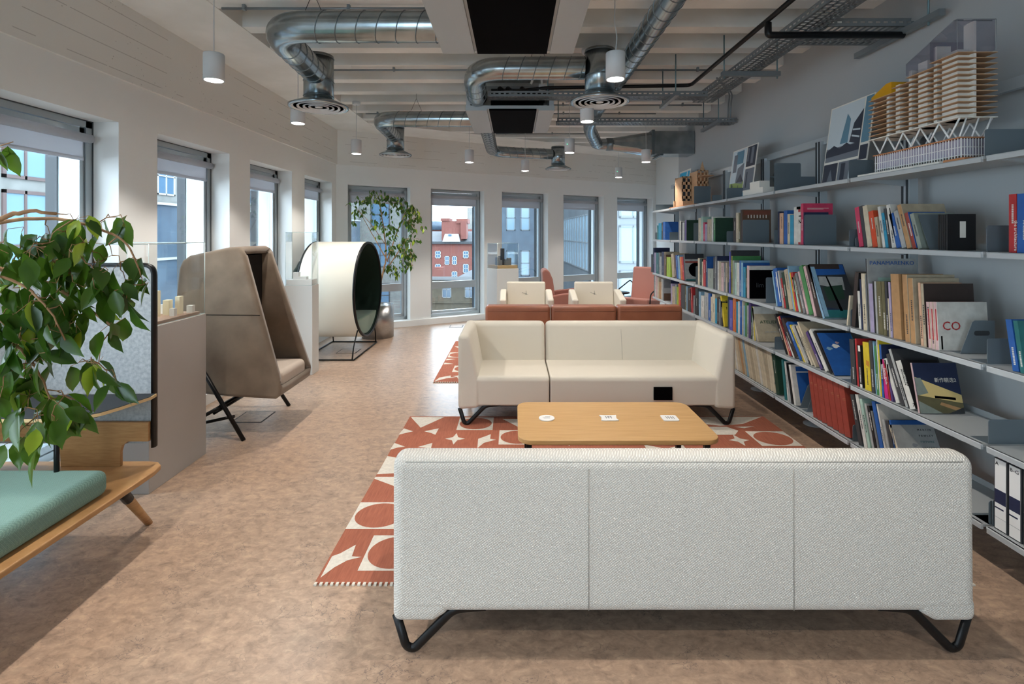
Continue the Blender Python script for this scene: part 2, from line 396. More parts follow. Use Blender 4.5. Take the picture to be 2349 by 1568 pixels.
# sill board along end wall / left wall
bb = MB(); bb.box((0, -.04, 0), (BL, 0, SILL + .01), M=MBW); struct(bb.build('baseboard_back', M_wall))
bb = MB(); bb.box((0, -.02, 0), (7.85 - YB, 0, SILL + .01), M=MLW); struct(bb.build('baseboard_left', M_wall))

def window(n, M, s0, s1):
    """M wall matrix, local x along wall, y outward, z up"""
    root = bpy.data.objects.new('window_%d' % n, None); COL.objects.link(root); root['kind'] = 'structure'
    c = M @ Vector(((s0 + s1) / 2, .2, SILL)); root.location = c
    f = MB(); y0, y1 = .185, .25
    fw = .055
    def B(m, a, b, mi=0): m.box(a, b, mi, M=M)
    B(f, (s0, y0, SILL), (s0 + fw, y1, HEAD)); B(f, (s1 - fw, y0, SILL), (s1, y1, HEAD))
    B(f, (s0, y0, HEAD - .05), (s1, y1, HEAD)); B(f, (s0, y0, SILL), (s1, y1, SILL + .05))
    a0, a1 = s0 + fw + .004, s1 - fw - .004
    for (p, q) in ((a0, a0 + .035), (a1 - .035, a1)):
        B(f, (p, y0 + .012, SILL + .05), (q, y1 - .008, HEAD - .05))
    B(f, (a0, y0 + .012, HEAD - .095), (a1, y1 - .008, HEAD - .055)); B(f, (a0, y0 + .012, SILL + .055), (a1, y1 - .008, SILL + .1))
    B(f, (s0 + fw, y0 + .02, SILL + .05), (a0, y1, HEAD - .05), 1); B(f, (a1, y0 + .02, SILL + .05), (s1 - fw, y1, HEAD - .05), 1)
    B(f, (s0 - .002, y0 - .006, SILL + .02), (s0 + .006, y0, HEAD - .02), 1); B(f, (s1 - .006, y0 - .006, SILL), (s1 + .002, y0, HEAD), 1)
    B(f, (s0, y0 - .006, HEAD - .006), (s1, y0, HEAD), 1)
    f.build('frame', [M_frame, M_frame2], root)
    t = MB(); B(t, (a0 + .03, y0 + .01, .58), (a1 - .03, y1 - .005, .705)); t.build('transom', M_frame, root)
    g = MB(); B(g, (a0 + .03, y1 - .03, .70), (a1 - .03, y1 - .024, HEAD - .09)); g.build('pane', M_glass, root)
    g = MB(); B(g, (a0 + .03, y1 - .03, SILL + .1), (a1 - .03, y1 - .024, .585)); g.build('pane', M_glass, root)
    r = MB(); cz = HEAD - .13
    r.tube([M @ Vector((s0 + .05, y0 - .03, cz)), M @ Vector((s1 - .05, y0 - .03, cz))], .03, 14)
    B(r, (s0 + .06, y0 - .006, HEAD - .27), (s1 - .085, y0 - .003, cz)); B(r, (s0 + .06, y0 - .012, HEAD - .285), (s1 - .085, y0 + .002, HEAD - .262))
    r.build('roller_blind', M_blind, root)
    e = MB(); B(e, (s0 + .0, WTH - .03, SILL), (s0 + .012, WTH + .05, HEAD)); B(e, (s1 - .012, WTH - .03, SILL), (s1, WTH + .05, HEAD)); e.build('outer_trim', M_dark, root)
    return root
n = 1
for a, b in lw_holes:
    window(n, MLW, a - YB, b - YB); n += 1
for a, b in bw_holes:
    window(n, MBW, a, b); n += 1

root = bpy.data.objects.new('window_%d' % n, None); COL.objects.link(root); root['kind'] = 'structure'; root.location = (-1.8, YB - .1, .12)  # unseen glazing behind the camera, added and sized for daylight from that side
m = MB()
for x in (-2.7, -1.83, -.96): m.box((x, YB - .14, .12), (x + .06, YB - .06, 3.0))
m.box((-2.7, YB - .14, .12), (-.9, YB - .06, .18)); m.box((-2.7, YB - .14, 2.94), (-.9, YB - .06, 3.0)); m.build('frame', M_frame, root)
MB().box((-2.68, YB - .11, .15), (-.92, YB - .104, 2.97)).build('pane', M_glass, root)

# ================================================================ PENDANT LAMPS
lamp_pts = [(-1.96, 3.27), (-1.96, 4.54), (-1.97, 6.25), (.655, 3.25), (.648, 4.47), (.68, 6.18), (-.63, 7.0), (.17, 7.93), (1.84, 8.85), (1.83, 6.97),
            (-1.96, 1.6), (-1.96, -.2), (.655, 1.75), (.655, .1), (.655, -1.6), (-1.96, -2.0)]  # this row: lamps out of view, added to light the near half
lamp_lab = ['white pendant cylinder lamp nearest the left windows, largest on that side', 'white pendant lamp just behind the big round diffuser on the left',
 'white pendant lamp by the room corner, left of the smaller hanging duct', 'white pendant lamp over the coffee table, largest on the right side',
 'white pendant lamp hanging behind the diffuser in the middle', 'white pendant lamp with green dot, right of the far round duct',
 'small white pendant lamp hanging below the left elbow of ducts at end wall', 'small white pendant lamp next to the farthest round diffuser',
 'smallest white pendant lamp at the far right corner of end wall', 'white pendant lamp under the rectangular duct at the right wall',
 'added white pendant lamp above the green bench, out past frame top left', 'added white pendant lamp behind the viewer, left row, first', 'added white pendant lamp directly above the near sofa',
 'added white pendant lamp overhead beside the viewer', 'added white pendant lamp behind the viewer, right row, last', 'added white pendant lamp behind the viewer, left row, last']
def make_lamp(i):
    x, y = lamp_pts[i]
    r = thing('pendant_lamp', lamp_lab[i], 'lamp', (x, y, 2.55), 0, 'white cylinder pendants')
    m = MB(); m.lathe([(.054, .004), (.0625, 0), (.0625, .17), (.06, .175), (.004, .177)], (0, 0, 0), 32)
    m.build('lamp_shade', M_lampw, r, world=False)
    m = MB(); m.lathe([(.0, .0015), (.053, .0015)], (0, 0, 0), 24); m.build('lens', M_lens, r, world=False)
    if i in (5, 8): MB().lathe([(.0, -.004), (.004, -.003), (.004, 0)], (-.035, -.052, .10), 10, axis='y').build('indicator_light', mat('green_led', (40, 220, 120), .4, emit=((.05, .9, .4), 3.0)), r, world=False)
    top = (CEIL if i in (6, 9) else SOF) - 2.55
    sw = .02 if i in (3, 4) else 0
    m = MB(); m.tube([(0, 0, .175), (sw * .5, 0, .27), (-sw * .3, 0, top * .6), (0, 0, top)], .0035, 6); m.build('cord', M_lampw, r, world=False)
    m = MB(); m.lathe([(.045, 0), (.05, .01), (.05, .04)], (0, 0, top - .03), 20); m.build('ceiling_rose', M_lampw, r, world=False)
    return r
for i in range(len(lamp_pts)):
    make_lamp(i)
    x, y = lamp_pts[i]
    l = bpy.data.lights.new('pendant_light', 'SPOT'); l.energy = LAMP_W; l.color = LAMP_C; l.spot_size = R(112); l.spot_blend = .35; l.shadow_soft_size = .035
    lo = bpy.data.objects.new('pendant_light', l); COL.objects.link(lo); lo.location = (x, y, 2.545)
# window portals help the sky light find its way in
def portal(M, s0, s1, z0, z1):
    l = bpy.data.lights.new('sky_portal', 'AREA'); l.shape = 'RECTANGLE'; l.size = s1 - s0; l.size_y = z1 - z0; l.cycles.is_portal = True
    o = bpy.data.objects.new('sky_portal', l); COL.objects.link(o)
    X = Vector((M[0][0], M[1][0], 0)); N = Vector((M[0][1], M[1][1], 0)); Z = Vector((0, 0, 1))   # light shines along local -Z = inward (-N)
    Xa = -X
    if Xa.cross(Z).dot(N) < 0: Xa = X
    mm = Matrix(((Xa.x, Z.x, N.x, 0), (Xa.y, Z.y, N.y, 0), (Xa.z, Z.z, N.z, 0), (0, 0, 0, 1)))
    c = M @ Vector(((s0 + s1) / 2, WTH - .02, (z0 + z1) / 2)); o.matrix_world = Matrix.Translation(c) @ mm
for a, b in lw_holes: portal(MLW, a - YB, b - YB, SILL, HEAD)
portal(MFW, 0, 1.8, .12, 3.0)
for a, b in bw_holes: portal(MBW, a, b, SILL, HEAD)

# ================================================================ DUCTS
def duct(name, label, path, r, bend=.22, rings=.13, phase=0, cap=False):
    root = thing(name, label, 'air duct', path[0], 0, 'galvanised spiral ducts')
    P = arc(path, bend, 10); m = MB(); m.tube(P, r, 28, caps=cap)
    # spiral seams on the straight runs
    for a, b in zip(P[:-1], P[1:]):
        d = b - a
        if d.length < .2: continue
        k = int(d.length / rings); dn = d.normalized()
        up = Vector((0, 0, 1)); sx = dn.cross(up).normalized()
        for i in range(k + 1):
            c = a + dn * (i * rings + .01)
            ring = []
            for t in range(20):
                an = 2 * math.pi * t / 20
                ring.append(c + sx * (r * 1.01 * math.cos(an)) + up * (r * 1.01 * math.sin(an)) + dn * (-.034 * math.sin(an)))
            m.tube(ring, .0035, 4, 1, close=True)
    m.build('duct_run', [M_galv, M_galvd], root)
    return root
def diffuser(label, x, y, z, drop_top, rc, rd, par_name='ceiling_diffuser'):
    root = thing(par_name, label, 'air diffuser', (x, y, z), 0, 'round ceiling diffusers')
    m = MB(); m.tube([(0, 0, .06), (0, 0, drop_top - z)], rc, 32, caps=True)
    for zz in (.09, (drop_top - z) * .5, drop_top - z - .02):
        m.tube([(rc * 1.01 * math.cos(t * .2618), rc * 1.01 * math.sin(t * .2618), zz) for t in range(24)], .004, 4, 1, close=True)
    m.build('neck', [M_galv, M_galvd], root, world=False)
    m = MB(); m.lathe([(rc, .07), (rc * 1.2, .055), (rd, .012), (rd, 0), (rd * .96, -.004), (rd * .92, .004)], (0, 0, 0), 48)
    m.build('cone', M_white if rd < .22 else M_galv, root, world=False)
    m = MB()
    pr = [(rd * .93, .004)]
    for f, g in ((.9, .74), (.72, .54), (.52, .36), (.34, .2)): pr += [(rd * f, .002), (rd * f * .985, -.005), (rd * g, .016), (rd * g * .985, .022)]
    pr += [(rd * .12, .0), (.0, -.004)]
    m.lathe(pr, (0, 0, 0), 48, sm=False)
    m.f = m.f[:-0] if False else m.f
    m.build('vane_rings', M_lampw, root, world=False)
    return root
diffuser('large round diffuser at left end of the nearest duct', -1.67, 4.28, 2.63, 3.07, .122, .245)
diffuser('large round diffuser in the middle, in front of two cable trays', .72, 4.23, 2.66, 3.10, .125, .247)
diffuser('smaller round diffuser at left, by the room corner', -1.66, 7.0, 2.65, 3.05, .12, .225)
diffuser('farthest round diffuser near the end wall, pale', .74, 8.49, 2.65, 3.03, .115, .22)
duct('spiral_duct', 'thick spiral duct at upper left joining the near black unit', [(-.47, 3.29, 2.91), (-1.60, 3.29, 2.91), (-1.66, 4.165, 2.90)], .10, .26)
duct('spiral_duct', 'spiral duct in the middle running to the central diffuser', [(.59, 4.24, 2.955), (-.35, 4.26, 2.955), (-.36, 4.866, 2.88)], .095, .25)
duct('spiral_duct', 'spiral duct at left of the second black unit', [(-.46, 5.88, 2.90), (-1.60, 5.88, 2.90), (-1.65, 6.885, 2.90)], .09, .22)
duct('spiral_duct', 'farthest spiral duct zigzagging to the end wall diffuser', [(-.36, 5.956, 2.92), (-.36, 8.2, 2.90), (.63, 8.46, 2.90)], .088, .25)
duct('spiral_duct', 'long spiral duct running towards the viewer at upper right', [(.965, -1.5, 3.0), (.965, 5.9, 3.0), (.95, 6.5, 2.95), (1.22, 7.42, 2.88), (1.42, 7.42, 2.88)], .082, .3)
root = thing('rectangular_duct', 'rectangular galvanised duct tapering up to the right wall', 'air duct', (1.9, 7.42, 2.88))
m = MB()
n_ = 16; ca = []; cb = []
for k in range(n_):
    t = 2 * math.pi * k / n_ + math.pi / n_
    ca.append((1.42, 7.42 + .09 * math.cos(t), 2.88 + .09 * math.sin(t)))
    c, s = math.cos(t), math.sin(t); q = max(abs(c), abs(s)); cb.append((2.02, 7.42 + .16 * c / q, 2.88 + .165 * s / q))
m.add(ca + cb, [(k, (k + 1) % n_, n_ + (k + 1) % n_, n_ + k) for k in range(n_)])
m.box((2.02, 7.26, 2.715), (2.61, 7.58, 3.045)); m.build('duct_body', M_galv, root)
m = MB(); m.box((1.99, 7.24, 2.70), (2.03, 7.6, 3.06)); m.box((2.1, 7.2, 2.685), (2.14, 7.64, 2.705)); m.build('flange', M_galvd, root)
m = MB(); m.tube([(1.36, 7.42, 2.88), (1.5, 7.42, 2.88)], .094, 24); m.build('collar', M_galvd, root)
# ceiling units
def unit(label, y0, y1, det):
    root = thing('ceiling_air_unit', label, 'air conditioner', (-.04, (y0 + y1) / 2, 2.75), 0, 'black and grey ceiling units')
    m = MB(); m.box((-.475, y0, 2.765), (.39, y1, 3.06 if not det else 2.80)); m.build('casing', M_greyp, root)
    m = MB(); m.box((-.245, y0 - .01, 2.748), (.215, y1 + .005, 2.766)); m.build('grille_panel', M_blackp, root)
    m = MB(); m.box((-.475, y0 - .004, 2.75), (-.265, y1 + .004, 2.766), 0); m.build('side_panel', M_greyp, root)
    m = MB(); m.box((.235, y0 - .004, 2.75), (.39, y1 + .004, 2.766), 0); m.build('side_panel', M_greyp, root)
    if det:
        m = MB(); m.box((-.47, y0 + .35, 2.80), (.385, y1, 3.09), 0); m.box((-.24, y0 + .3, 2.81), (.3, y0 + .35, 3.05), 1)
        m.box((.34, y0 + .02, 2.80), (.385, y0 + .35, 3.02), 0); m.box((-.47, y0 + .02, 2.80), (-.43, y0 + .35, 3.05), 0); m.build('fan_box', [M_greyp, M_dark], root)
        m = MB()
        m.box((-.23, y0 + .02, 2.80), (.24, y0 + .04, 2.86)); m.build('front_lip', M_blackp, root)
        m = MB()
        for x in (-.16, -.08, .06):
            m.tube(arc([(x, y0 + .1, 2.84), (x + .01, y0 + .1, 3.0), (x + .05, y0 + .28, 3.02)], .04, 4), .022, 10)
        m.tube([(-.1, y0 + .12, 2.87), (.3, y0 + .12, 2.87)], .014, 8); m.tube([(-.2, y0 + .2, 2.98), (.34, y0 + .2, 2.98)], .018, 8)
        m.build('lagged_pipe', M_blackm, root)
        m = MB(); m.box((-.06, y0 + .08, 2.87), (.03, y0 + .16, 2.95)); m.box((.12, y0 + .1, 2.86), (.2, y0 + .18, 2.9)); m.build('valve_box', M_white, root)
        m = MB(); m.tube(arc([(.16, y0 - .02, 3.0), (.19, y0 - .03, 3.08), (.26, y0 - .02, 3.08), (.27, y0 - .02, 2.98)], .05, 6), .012, 8); m.build('flex_conduit', M_white, root)
        m = MB(); m.box((.235, y0 - .06, 2.93), (.30, y0 - .01, 2.99)); m.build('junction_box', M_lampw, root)
    return root
unit('big black ceiling cassette with grey side panels, cut by the frame top', 2.30, 3.33, False)
unit('black ceiling cassette with exposed pipes behind the middle duct', 4.87, 5.95, True)

# ================================================================ CABLE TRAYS, PIPES
def tray(label, a, b, wd, z, axis, side=.05, xy=0, ladder=None):
    """perforated tray from a to b along axis at cross position xy (centre)"""
    root = thing('cable_tray', label, 'cable tray', ((xy, a, z) if axis == 'y' else (a, xy, z)), 0, 'perforated cable trays')
    m = MB()
    def B(p0, p1, q0, q1, z0, z1):
        if axis == 'y': m.box((q0, p0, z0), (q1, p1, z1))
        else: m.box((p0, q0, z0), (p1, q1, z1))
    h = wd / 2; ns = 4
    for i in range(ns + 1):
        c = xy - h + wd * i / ns; B(a, b, c - .009, c + .009, z, z + .0015)
    t = a; k = 0
    while t < b:
        for i in range(ns):
            o = .02 if i % 2 else 0
            c = xy - h + wd * i / ns; B(t + o, t + o + .018, c, c + wd / ns, z, z + .0015)
        t += .042
    for s in (-1, 1):
        x = xy + s * h; B(a, b, x - .001, x + .001, z, z + side * .45); B(a, b, x - .001, x + .001, z + side * .7, z + side); B(a, b, x - .004, x + .004, z + side, z + side + .003)
        t = a
        while t < b: B(t, t + .02, x - .001, x + .001, z + side * .45, z + side * .7); t += .05
    m.build('perforated_tray', M_tray, root)
    return root
tray('long cable tray running away along the right side', -.5, 5.15, .19, 2.90, 'y', xy=1.93)
tray('cable tray crossing in front of the second black unit', -.25, 1.83, .13, 2.85, 'x', xy=4.80)
tray('far cable tray crossing to the right wall', .5, 2.6, .17, 2.86, 'x', xy=5.95)
tray('short cable tray branching to the right wall at upper right', 2.03, 2.58, .32, 2.90, 'x', xy=3.42)
tag(MB().box((2.54, 3.0, 2.86), (2.58, 3.75, 2.90)).build('tray_bracket', M_tray), 'steel channel bracket under the branch tray at upper right wall', 'bracket', 'steel tray brackets')
tag(MB().box((1.72, 4.14, 2.86), (2.20, 4.18, 2.897)).build('tray_bracket', M_tray), 'steel channel bracket crossing under the long tray in the middle', 'bracket', 'steel tray brackets')
tag(MB().box((1.46, 4.55, 2.81), (1.50, 5.05, 2.845)).build('tray_bracket', M_tray), 'steel channel bracket under the tray before the second black unit', 'bracket', 'steel tray brackets')
tag(MB().box((2.32, 5.7, 2.82), (2.36, 6.25, 2.857)).build('tray_bracket', M_tray), 'steel channel bracket under the far tray near the right wall', 'bracket', 'steel tray brackets')
M_rod = mat('threaded_rod_zinc', (110, 140, 148), .4, .6)
rods = [(1.74, 4.16, 'at middle bracket, left'), (2.18, 4.16, 'at middle bracket, right'), (1.48, 4.6, 'at second unit tray, near end'), (1.48, 5.0, 'at second unit tray, far end'),
        (2.56, 3.1, 'at branch tray bracket, near end'), (2.34, 5.75, 'at far tray bracket, near end'), (2.34, 6.2, 'at far tray bracket, far end'),
        (.32, 4.80, 'beside the second black unit'), (.52, 5.95, 'at left end of far tray')]
for x, y, s in rods:
    tag(MB().tube([(x, y, 2.84), (x, y, SOF + .01)], .006, 8).build('threaded_rod', M_rod), 'thin threaded hanger rod ' + s, 'rod', 'threaded hanger rods')
tag(MB().tube(arc([(1.67, -.8, 2.96), (1.67, 4.75, 2.96), (.3, 4.80, 2.95), (-.1, 4.95, 2.95)], .06, 5), .017, 12).build('insulated_pipe', M_blackm), 'long black pipe running away then left to second black unit', 'pipe')
tag(MB().tube(arc([(1.67, 3.3, 2.94), (1.67, 3.3, 2.86), (2.56, 3.3, 2.86)], .02, 4), .022, 12).build('insulated_pipe', M_blackm), 'short black branch pipe under the upper right cable tray', 'pipe')
for (x0, x1, y, z, lab) in ((-2.1, 1.95, 4.95, 3.17, 'thin steel conduit crossing the whole ceiling in the middle'), (-2.1, -.5, 3.6, 3.17, 'thin steel conduit above the nearest duct at upper left'),
                        (-2.0, -1.2, 6.74, 3.17, 'short steel conduit by the left corner above the smaller diffuser'), (.45, 2.35, 6.29, 3.17, 'steel conduit behind the central diffuser reaching right wall side'),
                        (-.3, 1.3, 8.09, 3.17, 'steel conduit across the far ceiling near end wall'), (.5, 1.9, 6.74, 3.17, 'steel conduit over the rectangular duct')):
    m = MB(); m.tube([(x0, y, z), (x1, y, z)], .0095, 8)
    k = x0 + .15
    while k < x1: m.box((k, y - .014, z - .012), (k + .02, y + .014, z + .026)); k += .75
    tag(m.build('steel_conduit', M_tray), lab, 'conduit', 'ceiling conduits')
m = MB()
for dx in (0, .03): m.tube(arc([(2.1, 5.2, 3.17), (2.45 + dx, 5.7, 3.15), (2.53 + dx, 5.93, 3.1), (2.53 + dx, 5.95, 2.88)], .15, 6), .009, 8)
tag(m.build('hanging_cable', M_tray), 'pair of grey cables drooping between the long tray and the far tray', 'cable')
# fine hanging wires of the ducts
for (x, y, z, s) in ((-1.32, 3.29, 3.0, 'nearest duct'), (.2, 4.24, 3.05, 'middle duct'), (-1.15, 5.88, 3.0, 'left duct of the second unit')):
    m = MB(); m.tube([(x - .06, y, z), (x, y, z + .14), (x, y, SOF + .02)], .002, 5); m.tube([(x + .06, y, z), (x, y, z + .14)], .002, 5)
    tag(m.build('hanging_wire', M_blackm), 'fine wire hanger of the ' + s, 'wire', 'duct hanger wires')
# ================================================================ OUTSIDE
def facade(name, label, A, d, L, z0, z1, mw, wins, depth=6, mframe=None, mpane=None, fw=.06, cat='building'):
    """A start, d unit direction, wall faces the side -n ; wins=[(s,z,w,h,mullions_v,mullions_h)]"""
    d = Vector(d).normalized(); n = Vector((-d.y, d.x, 0)); A = Vector(A)
    M = Matrix(((d.x, n.x, 0, A.x), (d.y, n.y, 0, A.y), (0, 0, 1, 0), (0, 0, 0, 1)))
    root = thing(name, label, cat, tuple(M @ Vector((L / 2, 0, z0))))
    MB().box((0, 0, z0), (L, depth, z1), M=M).build('facade', mw, root); MB().box((-.1, .05, z1), (L + .1, depth, z1 + .12), M=M).build('roof', M_roofd, root)
    for (s, z, ww, hh, mv, mh) in wins:
        f = MB(); y0, y1 = -.05, .02
        f.box((s, y0, z), (s + fw, y1, z + hh), M=M); f.box((s + ww - fw, y0, z), (s + ww, y1, z + hh), M=M)
        f.box((s, y0, z), (s + ww, y1, z + fw), M=M); f.box((s, y0, z + hh - fw), (s + ww, y1, z + hh), M=M)
        for k in range(mv): x = s + ww * (k + 1) / (mv + 1); f.box((x - fw * .35, y0, z), (x + fw * .35, y1, z + hh), M=M)
        for k in range(mh): q = z + hh * (k + 1) / (mh + 1); f.box((s, y0, q - fw * .35), (s + ww, y1, q + fw * .35), M=M)
        fo = f.build('window', mframe or M_ofr, root)
        g = MB(); g.box((s + fw * .5, -.02, z + fw * .5), (s + ww - fw * .5, -.012, z + hh - fw * .5), M=M); g.build('pane', mpane or M_opane, fo)
    return root, M
M_roofd = mat('dark_roofing', (38, 41, 45), .9)
M_opane = mat('outdoor_glass', (70, 96, 118), .12, spec=.8)
M_opane2 = mat('outdoor_glass_pale', (104, 130, 146), .15, spec=.6)
M_brick = mat('red_brick', (112, 66, 58), .85, rgb2=(92, 52, 46), scale=14, stretch=(1, 1, 4))
M_stone = mat('pale_stone', (116, 117, 114), .85, rgb2=(102, 103, 100), scale=3)
M_stone2 = mat('tan_stone', (112, 102, 86), .85, rgb2=(98, 90, 76), scale=3)
M_slate = mat('slate_roof', (52, 56, 62), .7, rgb2=(62, 66, 72), scale=4)
M_blueclad = mat('blue_grey_cladding', (52, 66, 80), .45, rgb2=(62, 78, 92), scale=1.5)
M_greyclad = mat('grey_concrete_cladding', (76, 84, 90), .8, rgb2=(60, 66, 72), scale=.9, stretch=(1, 1, .3))
M_reveal = mat('facade_reveal_metal', (168, 176, 174), .5)
M_brownfr = mat('brown_mullion', (84, 70, 68), .6)
M_ofr = mat('outdoor_white_frame', (150, 152, 152), .6)
M_ofg = mat('outdoor_grey_frame', (96, 102, 106), .6)
struct(MB().box((-90, 9, -15.2), (120, 200, -15)).box((-90, -40, -15.2), (-3.6, 9, -15)).build('street_ground', mat('asphalt', (56, 58, 62), .9)))
# left: modern glazed block then pale stone over blue cladding
wins = []
for k in range(6):
    for j, z in enumerate((-3.4, -.2, 3.0, 6.2)):
        wins.append((.3 + k * 2.1, z, 1.8, 2.9, 2, 1))
facade('glazed_office_block', 'glazed office block with brown mullions outside the nearest left window', (-13, 4, 0), (0, 1, 0), 12.6, -14.9, 12, M_stone, wins, 5, M_brownfr, M_opane2, .09)
r_, M_ = facade('stone_corner_building', 'pale stone building above blue cladding outside the second left window', (-13, 16.8, 0), (0, 1, 0), 25, 2.7, 14, M_stone, [(1.4 + k * 2.8, 3.0, .95, 1.4, 1, 1) for k in range(8)] + [(1.4 + k * 2.8, 6.4, .95, 1.5, 1, 1) for k in range(8)], 6)
m = MB(); m.box((0, -.12, -14.9), (25, 6, 2.62), M=M_)
for z in (2.62, .6, -1.6, -3.8): m.box((0, -.2, z), (25, -.1, z + .09), 1, M=M_)
m.build('cladding', [M_blueclad, M_ofr], r_)
m = MB(); m.box((0, -.3, 5.6), (25, 0, 5.85), M=M_); m.build('cornice', M_stone, r_)
# end wall: W1 white building
ws = []
for k in range(5):
    for z in (-8.5, -5.0, -1.4, 2.2, 5.8): ws.append((1 + k * 3.3, z, 1.7, 2.2, 1, 1))
facade('white_office_building', 'white building with square windows behind the ficus tree window', (-27, 44, 0), (1, 0.05, 0), 17, -14.9, 20, M_stone, ws, 8, M_dark, M_opane, .1)
# W2 brick building, far
BY = 90.
def bx(u): return (u - UC) / FPX * BY
def bz(v): return EYE - (v - VH) / FPX * BY
ws = []
for (u, v, w_, h_) in ((998, 575, 13, 17), (1062, 575, 13, 17), (998, 605, 13, 21), (1062, 605, 13, 21), (1020, 587, 11, 20), (1037, 587, 11, 20), (1036, 622, 13, 18), (975, 575, 12, 17), (975, 605, 12, 20), (1085, 575, 12, 17), (1085, 605, 12, 20)):
    ws.append((bx(u) - bx(930), bz(v + h_), w_ / FPX * BY, h_ / FPX * BY, 1, 1))
r_, M_ = facade('brick_building', 'red brick building with white sash windows outside the second end window', (bx(930), BY, 0), (1, 0, 0), bx(1140) - bx(930), -14.9, bz(555), M_brick, ws, 12, M_ofr, M_opane, .12)
m = MB(); m.box((bx(930), BY - .5, bz(559)), (bx(1140), BY + .1, bz(554))); m.build('cornice', M_dark, r_)
m = MB(); m.prism([(BY, bz(554)), (BY + 6, bz(530)), (BY + 12, bz(530)), (BY + 12, bz(554))], 'x', bx(930), bx(1140)); m.build('mansard_roof', M_slate, r_)
m = MB(); m.box((bx(1012), BY + .6, bz(556)), (bx(1062), BY + 5, bz(506))); m.box((bx(1010), BY + .4, bz(506)), (bx(1030), BY + 5.2, bz(500))); m.box((bx(1046), BY + .4, bz(512)), (bx(1072), BY + 5.2, bz(501)))
m.box((bx(1057), BY - .2, bz(548)), (bx(1070), BY + 3, bz(508))); m.build('brick_gable', M_brick, r_)
m = MB(); m.prism([(bx(1016), bz(554)), (bx(1056), bz(554)), (bx(1052), bz(536)), (bx(1022), bz(536))], 'y', BY - .8, BY + 2); m.build('dormer', M_ofr, r_)
m = MB(); m.box((bx(1030), BY - .9, bz(541)), (bx(1037), BY - .8, bz(537))); m.build('dormer_window', M_opane, r_)
m = MB(); m.box((bx(1009), BY - 6, -14.9), (bx(1028), BY - 4, bz(608))); m.build('rear_chimney', M_brick, r_)
root = thing('slate_roof_house', 'low grey slate roof in front of the red brick building', 'building', (bx(1060), 62, -14.9))
def hx(u): return (u - UC) / FPX * 62
def hz(v): return EYE - (v - VH) / FPX * 62
m = MB(); m.add([(hx(1025), 60, hz(652)), (hx(1100), 60, hz(652)), (hx(1100), 66, hz(626)), (hx(1075), 66, hz(624)), (hx(1025), 66, hz(650))], [(0, 1, 2, 3, 4)]); m.box((hx(960), 60, -14.9), (hx(1110), 67, hz(652))); m.build('roof', M_slate, root)
ws = [(.4 + k * 2.2, -8.2, .9, 1.6, 1, 1) for k in range(6)] + [(.4 + k * 2.2, -4.6, .9, 1.6, 1, 1) for k in range(6)]
r_, M_ = facade('tan_stone_building', 'tan stone classical building seen low in the second end window', (-9.6, 48.5, 0), (1, 0, 0), 14, -14.9, hz(662) * .0 - 3.0, M_stone2, ws, 4, M_ofr, M_opane, .08)
m = MB(); m.box((0, -.35, -3.3), (14, 0, -2.95), M=M_); m.box((0, -.15, -5.1), (14, 0, -4.95), M=M_); m.build('cornice', M_stone2, r_)
root = thing('distant_roofs', 'distant white and red rooftops behind the red brick building', 'building', (-10, 150, -15))
m = MB(); m.box((-40, 150, -14.9), (-2, 160, EYE + 1.5)); m.build('low_block', M_brick, root)
m = MB(); m.box((-16, 170, -14.9), (30, 180, EYE + 9)); m.build('pale_block', M_stone, root)
m = MB(); m.lathe([(2.8, 0), (2.8, 2.2), (2.2, 2.6)], (-24, 149, EYE + 1.3), 24); m.build('tank', M_blueclad, root)
# W3 grey building
ws = []
for k in range(9):
    for z in (-9, -5.4, -1.75, 1.85, 5.4): ws.append((.5 + k * 1.15, z, .72, 2.0, 0, 1))
facade('grey_office_building', 'grey blue office building filling the middle end window', (-2.3, 40, 0), (1, 0, 0), 9.6, -14.9, 12, M_blueclad, ws, 7, M_ofg, M_opane2, .07)
# W4 receding wing
ws = [(.4 + k * .92, -.35, .84, 2.95, 0, 1) for k in range(12)]
facade('concrete_wing', 'stained concrete wing with a receding strip of windows', (3.42, 36, 0), (.35, -10, 0), 11.3, -14.9, 9, M_greyclad, ws, 4, M_ofg, M_opane2, .07)
# W5
ws = [(.15 + k * 1.25, z, 1.12, 1.5, 1, 0) for k in range(5) for z in (-5.2, -3.2, -1.4, .4, 2.2, 4.0)]
facade('glass_stair_tower', 'pale blue glazed stair tower in the rightmost end window', (4.02, 20, 0), (1, -.1, 0), 6.4, -14.9, 10, M_ofg, ws, 3, M_ofg, M_opane2, .08)

